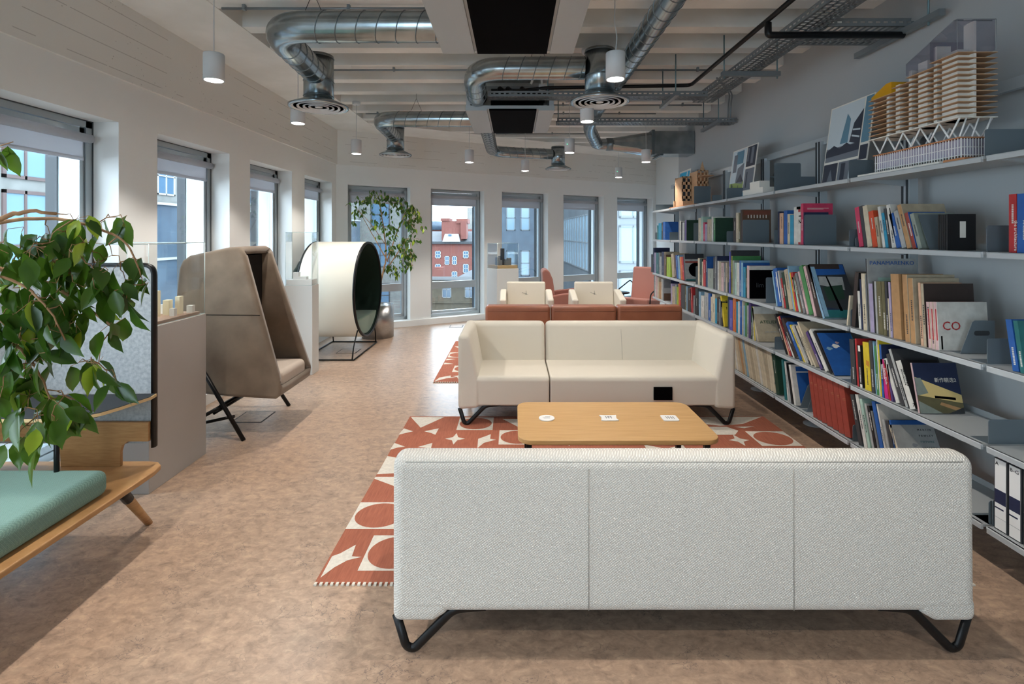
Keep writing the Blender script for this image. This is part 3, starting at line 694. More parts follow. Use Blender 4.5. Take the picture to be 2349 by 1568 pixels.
# ================================================================ SOFAS
def hairpin(m, x, y, sgn, zt, wl=.21):
    """V loop in XZ plane, outer upright at x, running inwards sgn"""
    p = arc([(x, y, zt), (x + sgn * .035, y, .028), (x + sgn * .065, y, .018), (x + sgn * wl, y, zt + .02), (x + sgn * (wl + .12), y, zt + .03)], .035, 5)
    m.tube(p, .01, 8, rr=[(.017, .010)] * len(p), up=(0, 1, 0))
def make_sofa(name, label, x0, x1, y0, y1, face, splits, seams, group=None, zt=.74, zb=.135, arms=True):
    """face=+1: seat opens towards -Y (faces camera), back at y1 ; face=-1: back at y0"""
    root = thing(name, label, 'sofa', ((x0 + x1) / 2, (y0 + y1) / 2, 0), 0, group)
    def yy(t): return y0 + t if face > 0 else y1 - t     # t = distance from the front
    D = y1 - y0; at_, ab = .10, .16
    edges = [x0] + splits + [x1]
    seatz = .40
    for i in range(len(edges) - 1):
        a, b = edges[i] + (.004 if i else 0), edges[i + 1] - (.004 if i < len(edges) - 2 else 0)
        m = MB(); aa = a + (.10 if i == 0 and arms else 0); b2 = b - (.10 if i == len(edges) - 2 and arms else 0)
        t0 = .0; pr = [(yy(t0 + .015), zb + .03), (yy(D - .03), zb + .03), (yy(D - .03), seatz), (yy(.02), seatz + .005), (yy(t0), seatz - .02)]
        m.prism(pr, 'x', aa, b2); m.build('seat', M_sofa2 if face > 0 else M_sofa, root, bevel=.025, seg=4)
        m = MB(); pr = [(yy(D - .20), seatz - .12), (yy(D - .115), zt), (yy(D - .005), zt), (yy(D), zb + .03), (yy(D - .1), zb + .03)]
        m.prism(pr, 'x', a + (.01 if i == 0 and arms else 0), b - (.01 if i == len(edges) - 2 and arms else 0)); m.build('backrest', M_sofa2 if face > 0 else M_sofa, root, bevel=.045, seg=5)
    for s, x in ((1, x0), (-1, x1)) if arms else ():
        m = MB(); pr = [(x, zb), (x + s * .17, zb + .012), (x + s * .185, seatz - .03), (x + s * .165, seatz), (x + s * .095, zt), (x, zt)]
        m.prism(pr, 'y', yy(0.0), yy(D - .002)); m.build('armrest', M_sofa2 if face > 0 else M_sofa, root, bevel=.04, seg=5)
    if not arms:
        for s, x in ((1, x0), (-1, x1)):
            m = MB(); pr = [(x + s * .003, zb + .09), (x + s * .003, zb), (x + s * .15, zb), (x + s * .21, zb + .032), (x + s * .21, zb + .09)]
            m.prism(pr, 'y', yy(.01), yy(D - .002)); m.build('corner_block', M_sofa, root, bevel=.03, seg=4)
    m = MB()
    for x in seams:
        if face < 0: m.tube([(x, yy(D) - .0005, zb + .05), (x, yy(D - .004) - .0005, zt - .045)], .0016, 5)
        else: m.tube([(x, yy(D - .19), seatz + .01), (x, yy(D - .12), zt - .04)], .0013, 5)
    if face < 0: m.tube([(x0 + .05, yy(D - .012), zt - .022), (x1 - .05, yy(D - .012), zt - .022)], .0018, 5)
    m.build('seam', M_seam, root)
    for s, x in ((1, x0 + .012), (-1, x1 - .012)):
        for t in (.03, D - .035):
            m = MB(); hairpin(m, x, yy(t), s, zb + .01); m.build('leg', M_blackm, root)
    m = MB(); m.box((x0 + .25, y0 + .06, zb + .012), (x1 - .25, y1 - .06, zb + .03)); m.build('underframe', M_blackm, root)
    return root
M_sofa2x = M_sofa2
s1 = make_sofa('sofa', 'cream sofa in the foreground seen from behind, on black hairpin legs', -.448, 1.69, 1.82, 2.54, -1, [], [.27, 1.015], arms=False)
s2 = make_sofa('sofa', 'cream sofa facing the camera behind the coffee table', -.455, 1.785, 4.03, 4.76, 1, [.285], [.985])
m = MB(); m.box((1.118, 4.018, .22), (1.268, 4.032, .325)); o = m.build('power_socket_panel', M_blackp, s2, bevel=.004)
# leather sofa seen from behind
root = thing('leather_sofa', 'tan leather sofa with three back cushions, behind the cream sofa', 'sofa', (.76, 5.9, 0))
for a, b in ((-.32, .395), (.405, 1.125), (1.135, 1.85)):
    m = MB(); m.box((a, 5.50, .43), (b, 5.67, .755)); m.build('back_cushion', M_leather, root, bevel=.035, seg=5)
    m = MB(); m.box((a, 5.67, .26), (b, 6.28, .43)); m.build('seat_cushion', M_leather, root, bevel=.035, seg=4)
    m = MB(); m.tube([(a + .03, 5.497, .70), (b - .03, 5.497, .70)], .0025, 5); m.build('piping', M_leather, root)
m = MB(); m.box((-.30, 5.53, .18), (1.83, 6.25, .26)); m.build('base', M_leather, root, bevel=.02)
for x in (-.24, 1.77):
    for y in (5.58, 6.2):
        m = MB(); m.tube([(x, y, 0), (x, y, .18)], .016, 10); m.build('leg', M_blackm, root)
root.location.z = .0085
# coffee table
root = thing('coffee_table', 'low rectangular oak coffee table with rounded corners', 'table', (.6, 3.17, 0))
m = MB(); m.prism(rrect(.02, 2.845, 1.185, 3.50, .085, 8), 'z', .345, .372); m.build('tabletop', M_oak, root, bevel=.004, seg=2)
for x in (.085, 1.12):
    for y in (2.92, 3.43):
        m = MB(); m.box((x - .016, y - .016, 0), (x + .016, y + .016, .345)); m.build('leg', M_blackm, root)
m = MB(); m.box((.085, 2.91, .318), (1.12, 2.93, .345)); m.box((.085, 3.42, .318), (1.12, 3.44, .345)); m.build('rail', M_blackm, root)
root.location.z = .0085
M_print = mat('grey_print', (120, 120, 124), .8)
def coaster(label, x, y, pts, lines):
    root = thing('coaster', label, 'coaster', (x, y, .381), 0, 'white coasters on the coffee table')
    m = MB(); m.prism(pts, 'z', 0, .007); m.build('tile', M_white, root, world=False, bevel=.0015, seg=2)
    m = MB()
    for (a, b, c, d) in lines: m.box((a, b, .0071), (c, d, .0075))
    m.build('printed_mark', M_print, root, world=False)
coaster('round white coaster at left on the coffee table', .205, 3.18, [(.05 * math.cos(t * .2618), .05 * math.sin(t * .2618)) for t in range(24)], [(-.02, -.012, .02, -.009), (-.026, .004, .02, .007), (-.01, .016, .024, .019)])
coaster('white notched coaster in the middle of the coffee table', .60, 3.185, [(-.055, -.045), (-.03, -.05), (.0, -.047), (.03, -.05), (.055, -.045), (.046, -.015), (.05, .015), (.055, .045), (.02, .04), (-.02, .04), (-.055, .045), (-.046, .01)],
        [(-.02, -.02, -.016, .02), (-.01, .014, .02, .018), (-.005, -.02, .0, .018), (.012, -.02, .016, .02), (-.02, -.004, .02, 0)])
coaster('white square coaster at right on the coffee table', .985, 3.18, rrect(-.05, -.047, .05, .047, .012, 3), [(-.022, -.02, -.018, .02), (-.008, -.02, -.004, .022), (-.022, 0, .01, .004), (.008, -.02, .012, .02), (.022, -.02, .026, .02), (.008, .0, .026, .004)])

# ================================================================ RUGS
M_rugo = mat('rug_orange_weave', (184, 110, 84), .95, rgb2=(160, 92, 70), scale=10, stretch=(14, 1, 1), fac=(.3, .75), bump=.5, bscale=300)
M_rugw = mat('rug_white_weave', (226, 220, 208), .95, rgb2=(212, 206, 194), scale=60, bump=.5, bscale=300)
def rug(label, X0, Y0, X1, Y1, shapes, seed, skip=None):
    root = thing('woven_rug', label, 'rug', ((X0 + X1) / 2, (Y0 + Y1) / 2, 0), 0, 'terracotta and white rugs')
    Z = .007; XN = X1 - .08; m = MB(); m.prism([(X0, Y0), (XN, Y0), (X1, Y0 + 1.4), (X1, Y1), (X0, Y1)], 'z', .0005, Z)
    def P(pts, mi, k): m.add([(x, y, Z + .0005 * k) for x, y in pts], [tuple(range(len(pts)))], mi)
    def circ(cx, cy, rx, ry): return [(cx + rx * math.cos(t * math.pi / 20), cy + ry * math.sin(t * math.pi / 20)) for t in range(40)]
    def sq(x, y, w_=.285, h_=.27): P([(x, y), (x + w_, y), (x + w_, y + h_), (x, y + h_)], 1, 1); P(circ(x + w_ / 2, y + h_ / 2, w_ / 2 - .012, h_ / 2 - .012), 0, 2)
    def star(cx, cy, rx=.075, ry=.10):
        pts = []
        for k in range(4):
            a0 = k * math.pi / 2; pts.append((cx + rx * math.cos(a0), cy + ry * math.sin(a0)))
            a1 = a0 + math.pi / 4; pts.append((cx + rx * .38 * math.cos(a1), cy + ry * .38 * math.sin(a1)))
        P(pts, 1, 1)
    def fish(x, y, s=1.0): P([(x, y), (x + .03 * s, y + .13 * s), (x + .13 * s, y + .2 * s), (x + .14 * s, y + .14 * s), (x + .2 * s, y + .13 * s), (x + .1 * s, y + .10 * s)], 1, 1)
    def bow(x, y, w_=.285, h_=.27):
        for (a, b, c) in (((0, 0), (0, h_ * .3), (w_ * .4, h_ * .08)), ((w_, 0), (w_, h_ * .3), (w_ * .6, h_ * .08)), ((0, h_), (0, h_ * .7), (w_ * .4, h_ * .92)), ((w_, h_), (w_, h_ * .7), (w_ * .6, h_ * .92))):
            P([(x + p, y + q) for p, q in (a, b, c)][::1], 1, 1)
    def tri(x, y, w_=.285, h_=.25): P([(x, y + h_), (x + w_ / 2, y), (x + w_, y + h_)], 1, 1)
    def hexa(x, y): P([(x, y), (x + .2, y), (x + .26, y + .08), (x + .2, y + .16), (x, y + .16), (x - .06, y + .08)], 1, 1)
    F = dict(sq=sq, star=star, fish=fish, bow=bow, tri=tri, hexa=hexa, P=lambda pts: P(pts, 1, 1))
    for s in shapes: F[s[0]](*s[1:])
    rd = random.Random(seed); used = [(s[1], s[2]) for s in shapes if s[0] != 'P']
    gx = X0 + .01
    while gx < XN - .28:
        gy = Y0 + .06
        while gy < Y1 - .28:
            if not (skip and skip(gx, gy)):
                k = rd.choice(['sq', 'star', 'fish', 'bow', 'tri', 'sq', 'hexa'])
                if k == 'star': star(gx + .14, gy + .14)
                elif k == 'hexa': hexa(gx + .06, gy + .06)
                else: F[k](gx, gy)
            gy += .30
        gx += .31
    m.build('pile', [M_rugo, M_rugw], root)
    f = MB(); x = X0
    while x < XN: f.box((x, Y0 - .012, .0005), (x + .012, Y0 + .004, .0085)); x += .024
    f.build('stitched_edge', M_rugw, root)
    return root
def cp(x, y):                                  # crop coordinates of the rug study back to the floor
    u, v = 700 + .2678 * x, 940 + .2678 * y; Y = EYE * FPX / (v - VH); return ((u - UC) / FPX * Y, Y)
sh = [('P', [cp(*p) for p in ((130, 1450), (230, 1265), (300, 1240), (435, 1165), (400, 1265), (485, 1270), (360, 1300), (250, 1360))]),
      ('sq', -.72, 2.30), ('sq', -.885, 2.625, .29, .262), ('P', [(-.884, 3.19), (-.884, 3.165), (-.70, 3.05), (-.58, 3.19)]),
      ('P', [(-.884, 3.225), (-.60, 3.26), (-.60, 3.44), (-.70, 3.42), (-.884, 3.49)]),
      ('P', [cp(*p) for p in ((845, 165), (800, 220), (860, 205), (925, 190))]), ('P', [cp(*p) for p in ((765, 290), (725, 350), (790, 330), (855, 322))]),
      ('P', [cp(*p) for p in ((1020, 190), (1145, 165), (1115, 220), (1080, 205))]), ('P', [cp(*p) for p in ((965, 325), (1090, 290), (1075, 345), (1020, 330))]),
      ('P', [(-.875, 4.235), (-.59, 4.238), (-.748, 4.0)]), ('sq', -.458, 3.955), ('star', -.448, 3.785, .075, .105), ('P', [cp(*p) for p in ((1475, 335), (1482, 255), (1590, 215), (1585, 255), (1635, 262), (1530, 290))]),
      ('sq', -.117, 3.68), ('tri', -.1, 3.99, .3, .2), ('hexa', 1.50, 3.86), ('P', [(1.40, 4.24), (1.42, 4.12), (1.66, 4.04), (1.86, 4.08), (2.09, 4.24)]), ('sq', 1.807, 3.655, .298, .272), ('star', 1.685, 3.76, .078, .105),
      ('P', [(1.76, 4.02), (1.83, 3.99), (1.93, 4.03)]), ('star', .4, 3.75), ('fish', 1.25, 3.68), ('bow', .95, 3.6)]
rug('terracotta and white geometric rug under the coffee table', -.885, 2.22, 2.11, 4.25, sh, 4, lambda x, y: x < -.5 or y > 3.3)
def q(u, v): Y = EYE * FPX / (v - VH); return ((u - UC) / FPX * Y, Y)
sh = [('fish', -.84, 5.26, 1.1), ('sq', -.70, 5.62), ('bow', -.84, 5.95), ('sq', -.84, 6.28), ('tri', -.82, 6.65), ('star', -.6, 5.45)]
rug('terracotta and white geometric rug behind the cream sofa', -.85, 5.24, 2.05, 7.25, sh, 9, lambda x, y: x < -.6)
# ================================================================ LEFT SIDE: bench with screen, plinths, pods
root = thing('booth_bench', 'teal upholstered plywood bench with grey felt screen and small black table', 'bench', (-2.2, 1.9, 0))
# seat board with a rounded nose at its far front corner
pts = [(-2.72, .6), (-1.832, .6), (-1.832, 2.45), (-1.835, 2.56), (-1.85, 2.625), (-1.89, 2.66), (-1.95, 2.668), (-2.72, 2.665)]
m = MB(); m.prism(pts, 'z', .318, .345); m.build('seat_board', [M_ply], root, bevel=.006, seg=2)
m = MB(); m.box((-2.70, .55, .345), (-1.885, 2.34, .462)); m.build('seat_cushion', M_teal, root, bevel=.038, seg=5)
def tleg(x, y, dx, dy):
    a = Vector((x, y, .318)); b = Vector((x + dx, y + dy, 0)); c = a.lerp(b, .32)
    m = MB(); m.tube([a, c], .024, 14); o = m.build('leg', M_blackm, root); m = MB(); m.tube([c, b], .02, 14, rr=[.022, .017]); m.build('wooden_foot', M_ply, o)
tleg(-1.93, 2.44, -.03, .25); tleg(-2.6, 2.44, -.05, .2); tleg(-1.93, .8, -.03, -.25)
# felt screen
x0, x1, z0, z1, ys = -2.76, -1.885, .455, 1.395, 2.635
m = MB(); m.prism(rrect(x0 + .01, z0, x1 - .01, z1 - .01, .05, 5), 'y', ys - .008, ys + .012); m.build('felt_panel', M_felt, root)
fr = [(x1 - .008, ys + .002, z0 - .02), (x1 - .008, ys + .002, z1 - .06)]
fr = arc([(x1 - .008, ys, z0 - .02), (x1 - .008, ys, z1 - .006), (x0, ys, z1 - .006)], .055, 7)
m = MB(); m.tube(fr, .012, 8, rr=[(.011, .02)] * len(fr), up=(0, 1, 0)); m.build('screen_frame', M_blackm, root)
# plywood stand board behind the seat
bp = [(-2.76, .575), (-1.90, .575), (-1.90, .475), (-2.005, .475), (-2.035, .455), (-2.045, .42), (-2.045, .345), (-2.355, .345), (-2.36, .43), (-2.375, .465), (-2.41, .475), (-2.76, .475)]
m = MB(); m.prism(bp, 'y', ys - .035, ys - .015); m.build('stand_board', M_ply, root, bevel=.002, seg=1)
# backrest board along the wall and dark cushion
m = MB(); m.prism([(.7, .44), (2.62, .44), (2.62, .60), (.7, .60)], 'x', -2.755, -2.725); m.build('backrest_board', M_ply, root, bevel=.004)
m = MB(); m.box((-2.72, .6, .463), (-2.66, 2.1, .80)); m.build('back_cushion', mat('slate_fabric', (70, 82, 90), .9), root, bevel=.02)
# small table
pts = [(-2.55, ys - .04), (-1.872, ys - .01), (-1.862, ys - .06)] + [(-1.88 + 0, 2.5), (-1.90, 2.42), (-1.93, 2.34), (-1.98, 2.29), (-2.06, 2.265), (-2.16, 2.26), (-2.40, 2.26), (-2.5, 2.29), (-2.55, 2.36)]
m = MB(); m.prism(pts, 'z', .702, .716); m.build('table_edge', M_plye, root)
cxm = sum(p[0] for p in pts) / len(pts); cym = sum(p[1] for p in pts) / len(pts)
m = MB(); m.prism([(cxm + (p[0] - cxm) * .985, cym + (p[1] - cym) * .97) for p in pts], 'z', .716, .719); m.build('tabletop', M_dark, root)
m = MB(); m.tube([(-2.10, 2.30, .345), (-2.10, 2.30, .702)], .011, 10); m.box((-2.0, 2.35, .69), (-1.96, 2.39, .702)); m.build('table_leg', M_blackm, root)

def plinth(label, x0, y0, x1, y1, h, mt, ztop, rot=0, tray=None):
    cx, cy = (x0 + x1) / 2, (y0 + y1) / 2; a, b = (x1 - x0) / 2, (y1 - y0) / 2
    root = thing('display_plinth', label, 'plinth', (cx, cy, 0), rot, 'display plinths')
    m = MB(); m.box((-a, -b, 0), (a, b, h)); m.build('plinth_box', mt, root, world=False, bevel=.002, seg=1)
    c = thing('acrylic_case', 'clear acrylic case on the ' + label, 'display case', (cx, cy, h + .001), rot, 'clear acrylic cases')
    H = ztop - h; t = .005; m = MB()
    a -= .006; b -= .006
    m.box((-a, -b, 0), (a, -b + t, H)); m.box((-a, b - t, 0), (a, b, H)); m.box((-a, -b + t, 0), (-a + t, b - t, H)); m.box((a - t, -b + t, 0), (a, b - t, H)); m.box((-a + t, -b + t, H - t), (a - t, b - t, H))
    m.build('clear_sheet', M_acr, c, world=False)
    m = MB(); e = .0022
    for sx in (-1, 1):
        for sy in (-1, 1): m.tube([(sx * a, sy * b, 0), (sx * a, sy * b, H)], e, 4)
    m.tube([(-a, -b, H), (a, -b, H), (a, b, H), (-a, b, H)], e, 4, close=True)
    m.tube([(-a, -b, .002), (a, -b, .002), (a, b, .002), (-a, b, .002)], e, 4, close=True)
    m.build('polished_edge', M_acre, c, world=False)
    return root
plinth('wide grey plinth behind the felt screen', -2.74, 2.99, -2.18, 3.545, .99, M_plinth, 1.49)
mr = thing('massing_model', 'timber block city model inside the case on wide grey plinth', 'model', (-2.46, 3.27, .991))
m = MB(); m.box((-.25, -.25, 0), (.25, .25, .018)); m.build('base_board', mat('model_base_brown', (170, 140, 120), .6), mr, world=False)
m = MB(); m.prism([(-.24, -.2), (-.05, -.24), (.02, -.1), (-.05, .05), (-.2, .1)], 'z', .018, .022); m.build('water_inlay', mat('model_blue', (120, 180, 210), .2), mr, world=False)
for (x, y, w_, d_, h_) in ((.02, .06, .05, .05, .12), (.10, .02, .045, .045, .17), (.13, .10, .04, .04, .10), (.18, .14, .03, .04, .12), (.22, .20, .04, .03, .05), (.06, .16, .05, .04, .06), (-.05, .16, .06, .04, .04), (.2, .05, .03, .03, .05), (-.12, .18, .1, .03, .03)):
    m = MB(); m.box((x - w_ / 2, y - d_ / 2, .018), (x + w_ / 2, y + d_ / 2, .018 + h_)); m.build('tower_block', M_card if h_ < .1 else mat('model_cream', (232, 222, 190), .6), mr, world=False)
plinth('narrow white plinth between the two pod chairs', -2.53, 5.52, -2.225, 5.70, .985, M_plinw, 1.57)
mr = thing('paper_model', 'small white paper model in the case on the narrow plinth', 'model', (-2.377, 5.61, .986))
m = MB(); m.box((-.14, -.078, 0), (.14, .078, .06)); m.build('tray_base', M_white, mr, world=False)
m = MB(); m.box((-.09, -.03, .06), (-.03, .03, .14)); m.box((-.03, -.03, .06), (.06, .03, .09)); m.build('folded_tower', M_white, mr, world=False)
plinth('white plinth by the end wall with a wooden tray', -.40, 8.25, .0, 8.65, .98, M_plinw, 1.40, R(28))
mr = thing('tower_model', 'grey city model with black tower on a wooden tray', 'model', (-.20, 8.45, .981), R(28))
m = MB(); m.box((-.185, -.185, 0), (.185, .185, .05)); m.build('wooden_tray', M_plye, mr, world=False)
m = MB(); m.box((-.03, -.03, .05), (.02, .02, .33)); m.build('black_tower', M_dark, mr, world=False)
for (x, y, h_) in ((-.08, .03, .13), (-.08, -.06, .09), (.07, .02, .10), (.09, -.06, .12), (.03, -.09, .08), (.0, .08, .15)):
    m = MB(); m.box((x - .03, y - .03, .05), (x + .03, y + .03, .05 + h_)); m.build('grey_block', M_grey, mr, world=False)

# pod chair, taupe
root = thing('pod_chair', 'tall taupe hooded armchair with oatmeal seat cushion', 'chair', (-2.2, 4.12, 0), 0)
P = [(-1.79, .37), (-1.80, .31), (-1.84, .28), (-2.2, .30), (-2.60, .34), (-2.665, .40), (-2.66, .6), (-2.61, 1.28), (-2.585, 1.345), (-2.53, 1.385), (-2.22, 1.45), (-2.14, 1.452), (-2.105, 1.43)]
def yn(z): return 3.845 + .05 * (z - .28) / 1.17
def yf(z): return 4.44 - .10 * (z - .28) / 1.17
m = MB(); k = len(P)
vs = [(x, yn(z), z) for x, z in P] + [(x, yf(z), z) for x, z in P]
fs = [tuple(range(k))[::-1], tuple(range(k, 2 * k))] + [(i, i + 1, k + i + 1, k + i) for i in range(k - 1)]
m.add(vs, fs)
sh_ = m.build('shell', [M_brown, M_brownin], root, bevel=.0)
sh_.modifiers.clear()
bv = sh_.modifiers.new('b', 'BEVEL'); bv.width = .03; bv.segments = 4; bv.limit_method = 'ANGLE'; bv.angle_limit = R(60)
q_ = sh_.modifiers.new('s', 'SOLIDIFY'); q_.thickness = .045; q_.offset = -1; q_.material_offset = 0
for p_ in sh_.data.polygons: p_.use_smooth = True
# dark lining, set just inside the shell
m = MB(); I = [(-2.16, 1.39), (-2.48, 1.335), (-2.54, 1.28), (-2.595, .6), (-2.595, .40)]
J = [(-1.9, .40)] + I[::-1]
vs = [(x, yn(z) + .052, z) for x, z in J] + [(x, yf(z) - .052, z) for x, z in J]; k = len(J)
m.add(vs, [tuple(range(k))] + [(k + i, k + i + 1, i + 1, i) for i in range(1, k - 1)])
m.build('lining', M_brownin, root)
m = MB(); m.prism([(-2.56, .42), (-2.20, .42), (-2.165, 1.385), (-2.46, 1.33)], 'y', 3.90, 4.335); m.build('back_padding', M_brownin, root, bevel=.01, seg=2)
m = MB(); m.box((-2.56, 3.905, .34), (-1.815, 4.375, .475)); m.build('seat_cushion', M_cush, root, bevel=.045, seg=5)
m = MB(); m.tube([(x, yn(z) - .0005, z) for x, z in ((-2.64, .93), (-1.965, .925))], .003, 5); m.build('seam', M_brownin, root)
for (yy_, s) in ((3.80, -1), (4.50, 1)):
    m = MB(); m.tube([(-2.42, yy_, .62), (-2.035, yy_ + s * .03, 0)], .016, 10); m.build('leg', M_blackm, root)
    m = MB(); m.tube([(-2.20, yy_, .26), (-2.66, yy_ + s * .03, 0)], .014, 10); m.build('leg', M_blackm, root)
m = MB(); m.tube([(-2.24, 3.80, .235), (-2.24, 4.50, .235)], .012, 8); m.tube([(-2.14, 3.83, .16), (-2.52, 3.83, .08)], .012, 8); m.tube([(-2.30, 3.84, .18), (-2.30, 4.46, .18)], .012, 8); m.tube([(-2.42, 4.12, .29), (-2.24, 4.12, .235)], .012, 8); m.build('cross_bar', M_blackm, root)

# round pod
cy, cz, rr_ = 6.77, .815, .635
root = thing('round_pod_seat', 'round ivory drum shaped seat with dark green inside', 'chair', (-2.3, cy, 0))
m = MB(); m.lathe([(rr_, -2.67), (rr_, -1.975)], (0, cy, cz), 72, axis='x'); m.f = [f for f, s in zip(m.f, m.sm) if s]; m.mi = m.mi[:len(m.f)]; m.sm = [True] * len(m.f)
m.build('drum_shell', M_podw, root)
m = MB(); m.lathe([(rr_ - .035, -1.975), (rr_ - .035, -2.60), (.0, -2.60)], (0, cy, cz), 72, axis='x'); m.f = [f for f, s in zip(m.f, m.sm) if s]; m.mi = m.mi[:len(m.f)]; m.sm = [True] * len(m.f)
m.build('felt_lining', M_green, root)
for x in (-1.972, -2.672):
    m = MB(); m.tube([(x, cy + (rr_ - .012) * math.cos(t * math.pi / 36), cz + (rr_ - .012) * math.sin(t * math.pi / 36)) for t in range(72)], .018, 8, close=True); m.build('rim', M_blackm, root)
m = MB(); zc = .46; pr = []
for t in range(33):
    a = math.pi + math.asin((cz - zc) / (rr_ - .04)) + (math.pi - 2 * math.asin((cz - zc) / (rr_ - .04))) * t / 32
    pr.append((cy + (rr_ - .04) * math.cos(a), cz + (rr_ - .04) * math.sin(a)))
m.prism(pr, 'x', -2.58, -1.99); m.build('seat_cushion', M_greenv, root, bevel=.02)
m = MB(); m.prism(rrect(6.33, -2.55, 6.8, -2.15, .05), 'z', 0, .015); m.v = [(y_, x_, z_ + .60) for x_, y_, z_ in m.v]; m.build('side_shelf', M_blackm, root)
m = MB(); r9 = .009
m.tube(arc([(-1.97, 6.15, .009), (-1.97, 7.20, .009), (-2.62, 7.20, .009), (-2.62, 6.15, .009), (-1.97, 6.15, .009)], .03, 4), r9, 8)
for x in (-1.99, -2.60):
    for y_, yt in ((6.15, 6.36), (7.20, 7.10)): m.tube(arc([(x, y_, .009), (x, y_ + (yt - y_) * .25, .16), (x, yt, cz - math.sqrt(max(rr_ ** 2 - (yt - cy) ** 2, 0)) - .0)], .04, 4), r9, 8)
    m.tube([(x, 6.28, .225), (x, 6.28, .226)], r9, 8)
m.build('wire_base', M_blackm, root)

# steel planter and ficus behind
root = thing('steel_planter', 'brushed steel cylindrical planter beside the round pod seat', 'planter', (-2.07, 7.72, 0))
m = MB(); m.lathe([(.235, 0), (.235, .49), (.228, .49), (.228, .40)], (-2.07, 7.60, 0), 48); m.f = m.f[:-1]; m.mi = m.mi[:-1]; m.sm = m.sm[:-1]; m.build('steel_body', M_steel, root)
m = MB(); m.lathe([(.228, .40), (0, .41)], (-2.07, 7.60, 0), 32); m.build('soil', mat('soil', (50, 40, 34), .95), root)

def leaf_mesh(m, p, d, nrm, L, W, mi=0, curl=.15):
    """leaf from p along d, face normal nrm; folded along midrib with a drip tip"""
    d = d.normalized(); sd = d.cross(nrm).normalized(); nn = sd.cross(d).normalized()
    st = [(0, 0), (.12, .55), (.32, 1.0), (.55, .92), (.75, .55), (.88, .2), (1.0, 0)]
    vs = []; fs = []; base = 0
    for t, ww in st:
        c = p + d * (L * t) - nn * (curl * L * t * t)
        if ww == 0: vs.append(c)
        else:
            wv = W * .5 * ww; vs += [c - sd * wv + nn * (wv * .35), c, c + sd * wv + nn * (wv * .35)]
    fs = [(0, 1, 2), (0, 2, 3)]
    for i in range(4):
        a = 1 + 3 * i; fs += [(a, a + 3, a + 4, a + 1), (a + 1, a + 4, a + 5, a + 2)]
    e = len(vs) - 1; fs += [(e - 3, e, e - 2), (e - 2, e, e - 1)]
    m.add(vs, fs, mi, True)
def ficus(root, origin, mains, blobs, L, W, seed, r0, yel=.1, reach=.28):
    rd = random.Random(seed); lf = MB(); br = MB(); nodes = []
    for path, r in mains:
        P = arc([Vector(p) for p in path], .2, 5)
        # subdivide with a little wobble
        Q = []
        for a, b in zip(P[:-1], P[1:]):
            k = max(1, int((b - a).length / .05))
            for i in range(k): Q.append(a.lerp(b, i / k) + Vector((rd.uniform(-1, 1), rd.uniform(-1, 1), rd.uniform(-1, 1))) * r * .25)
        Q.append(P[-1]); n = len(Q)
        br.tube(Q, r, 7, rr=[r * (1 - .75 * i / n) for i in range(n)])
        nodes += [(Q[i], r * (1 - .75 * i / n)) for i in range(n // 5, n)]
    for (c, rad, cnt) in blobs:
        c = Vector(c)
        for _ in range(cnt):
            while True:
                o = Vector((rd.uniform(-1, 1), rd.uniform(-1, 1), rd.uniform(-1, 1)))
                if o.length < 1: break
            p = c + Vector((o.x * rad[0], o.y * rad[1], o.z * rad[2]))
            nb = min(nodes, key=lambda q: (q[0] - p).length + max(0, p.z - q[0].z) * .3)[0]
            if (nb - p).length > .03:
                mid = nb.lerp(p, .5) + Vector((rd.uniform(-1, 1), rd.uniform(-1, 1), rd.uniform(.2, 1.2))) * (nb - p).length * .18
                tw = [nb, nb.lerp(mid, .6), mid, mid.lerp(p, .55) + Vector((0, 0, .01)), p]; tr = max(.0012, L * .016)
                br.tube(tw, tr, 5, rr=[tr * 1.4, tr * 1.2, tr, tr * .8, tr * .6])
                if (nb - p).length < reach: nodes.append((mid, tr))
                nodes.append((p, tr))
            k = rd.choice((1, 2, 2, 3))
            for j in range(k):
                d = Vector((rd.uniform(-.6, .6), rd.uniform(-.6, .6), rd.uniform(-1.4, -.35)))
                nr = Vector((rd.uniform(-1, 1), rd.uniform(-1.3, .2), rd.uniform(-.2, 1)))
                s = rd.uniform(.72, 1.15)
                q = p + Vector((rd.uniform(-.3, .3), rd.uniform(-.3, .3), rd.uniform(-.3, .2))) * L
                br.tube([p, q], max(.0008, L * .008), 4, caps=False)
                if d.normalized().cross(nr).length > .1: leaf_mesh(lf, q, d, nr, L * s, W * s, 1 if rd.random() < yel else 0, rd.uniform(0, .3))
    br.build('branches', M_bark, root); lf.build('foliage', [M_leaf, M_leafy], root)
def pb(u, v, Y, ru, rv, ry, n):
    c = at(u, v, Y); return (c, (ru / FPX * Y, ry, rv / FPX * Y), n)
t2 = thing('ficus_tree', 'tall weeping fig tree growing from the steel planter by end window', 'plant', (-2.07, 7.60, .41))
YT = 7.45
mains = [([(-2.07, 7.60, .40), (-2.02, 7.6, .9), at(888, 590, YT), at(880, 520, YT), at(868, 450, YT)], .018),
         ([at(890, 600, YT), at(850, 530, YT), at(822, 480, YT)], .009), ([at(889, 595, YT), at(915, 520, YT), at(938, 470, YT), at(955, 500, YT)], .01),
         ([at(892, 610, YT), at(925, 560, YT), at(940, 540, 7.2), at(945, 610, 7.1)], .009), ([at(884, 560, YT), at(845, 505, 7.2), at(808, 470, 7.2)], .006)]
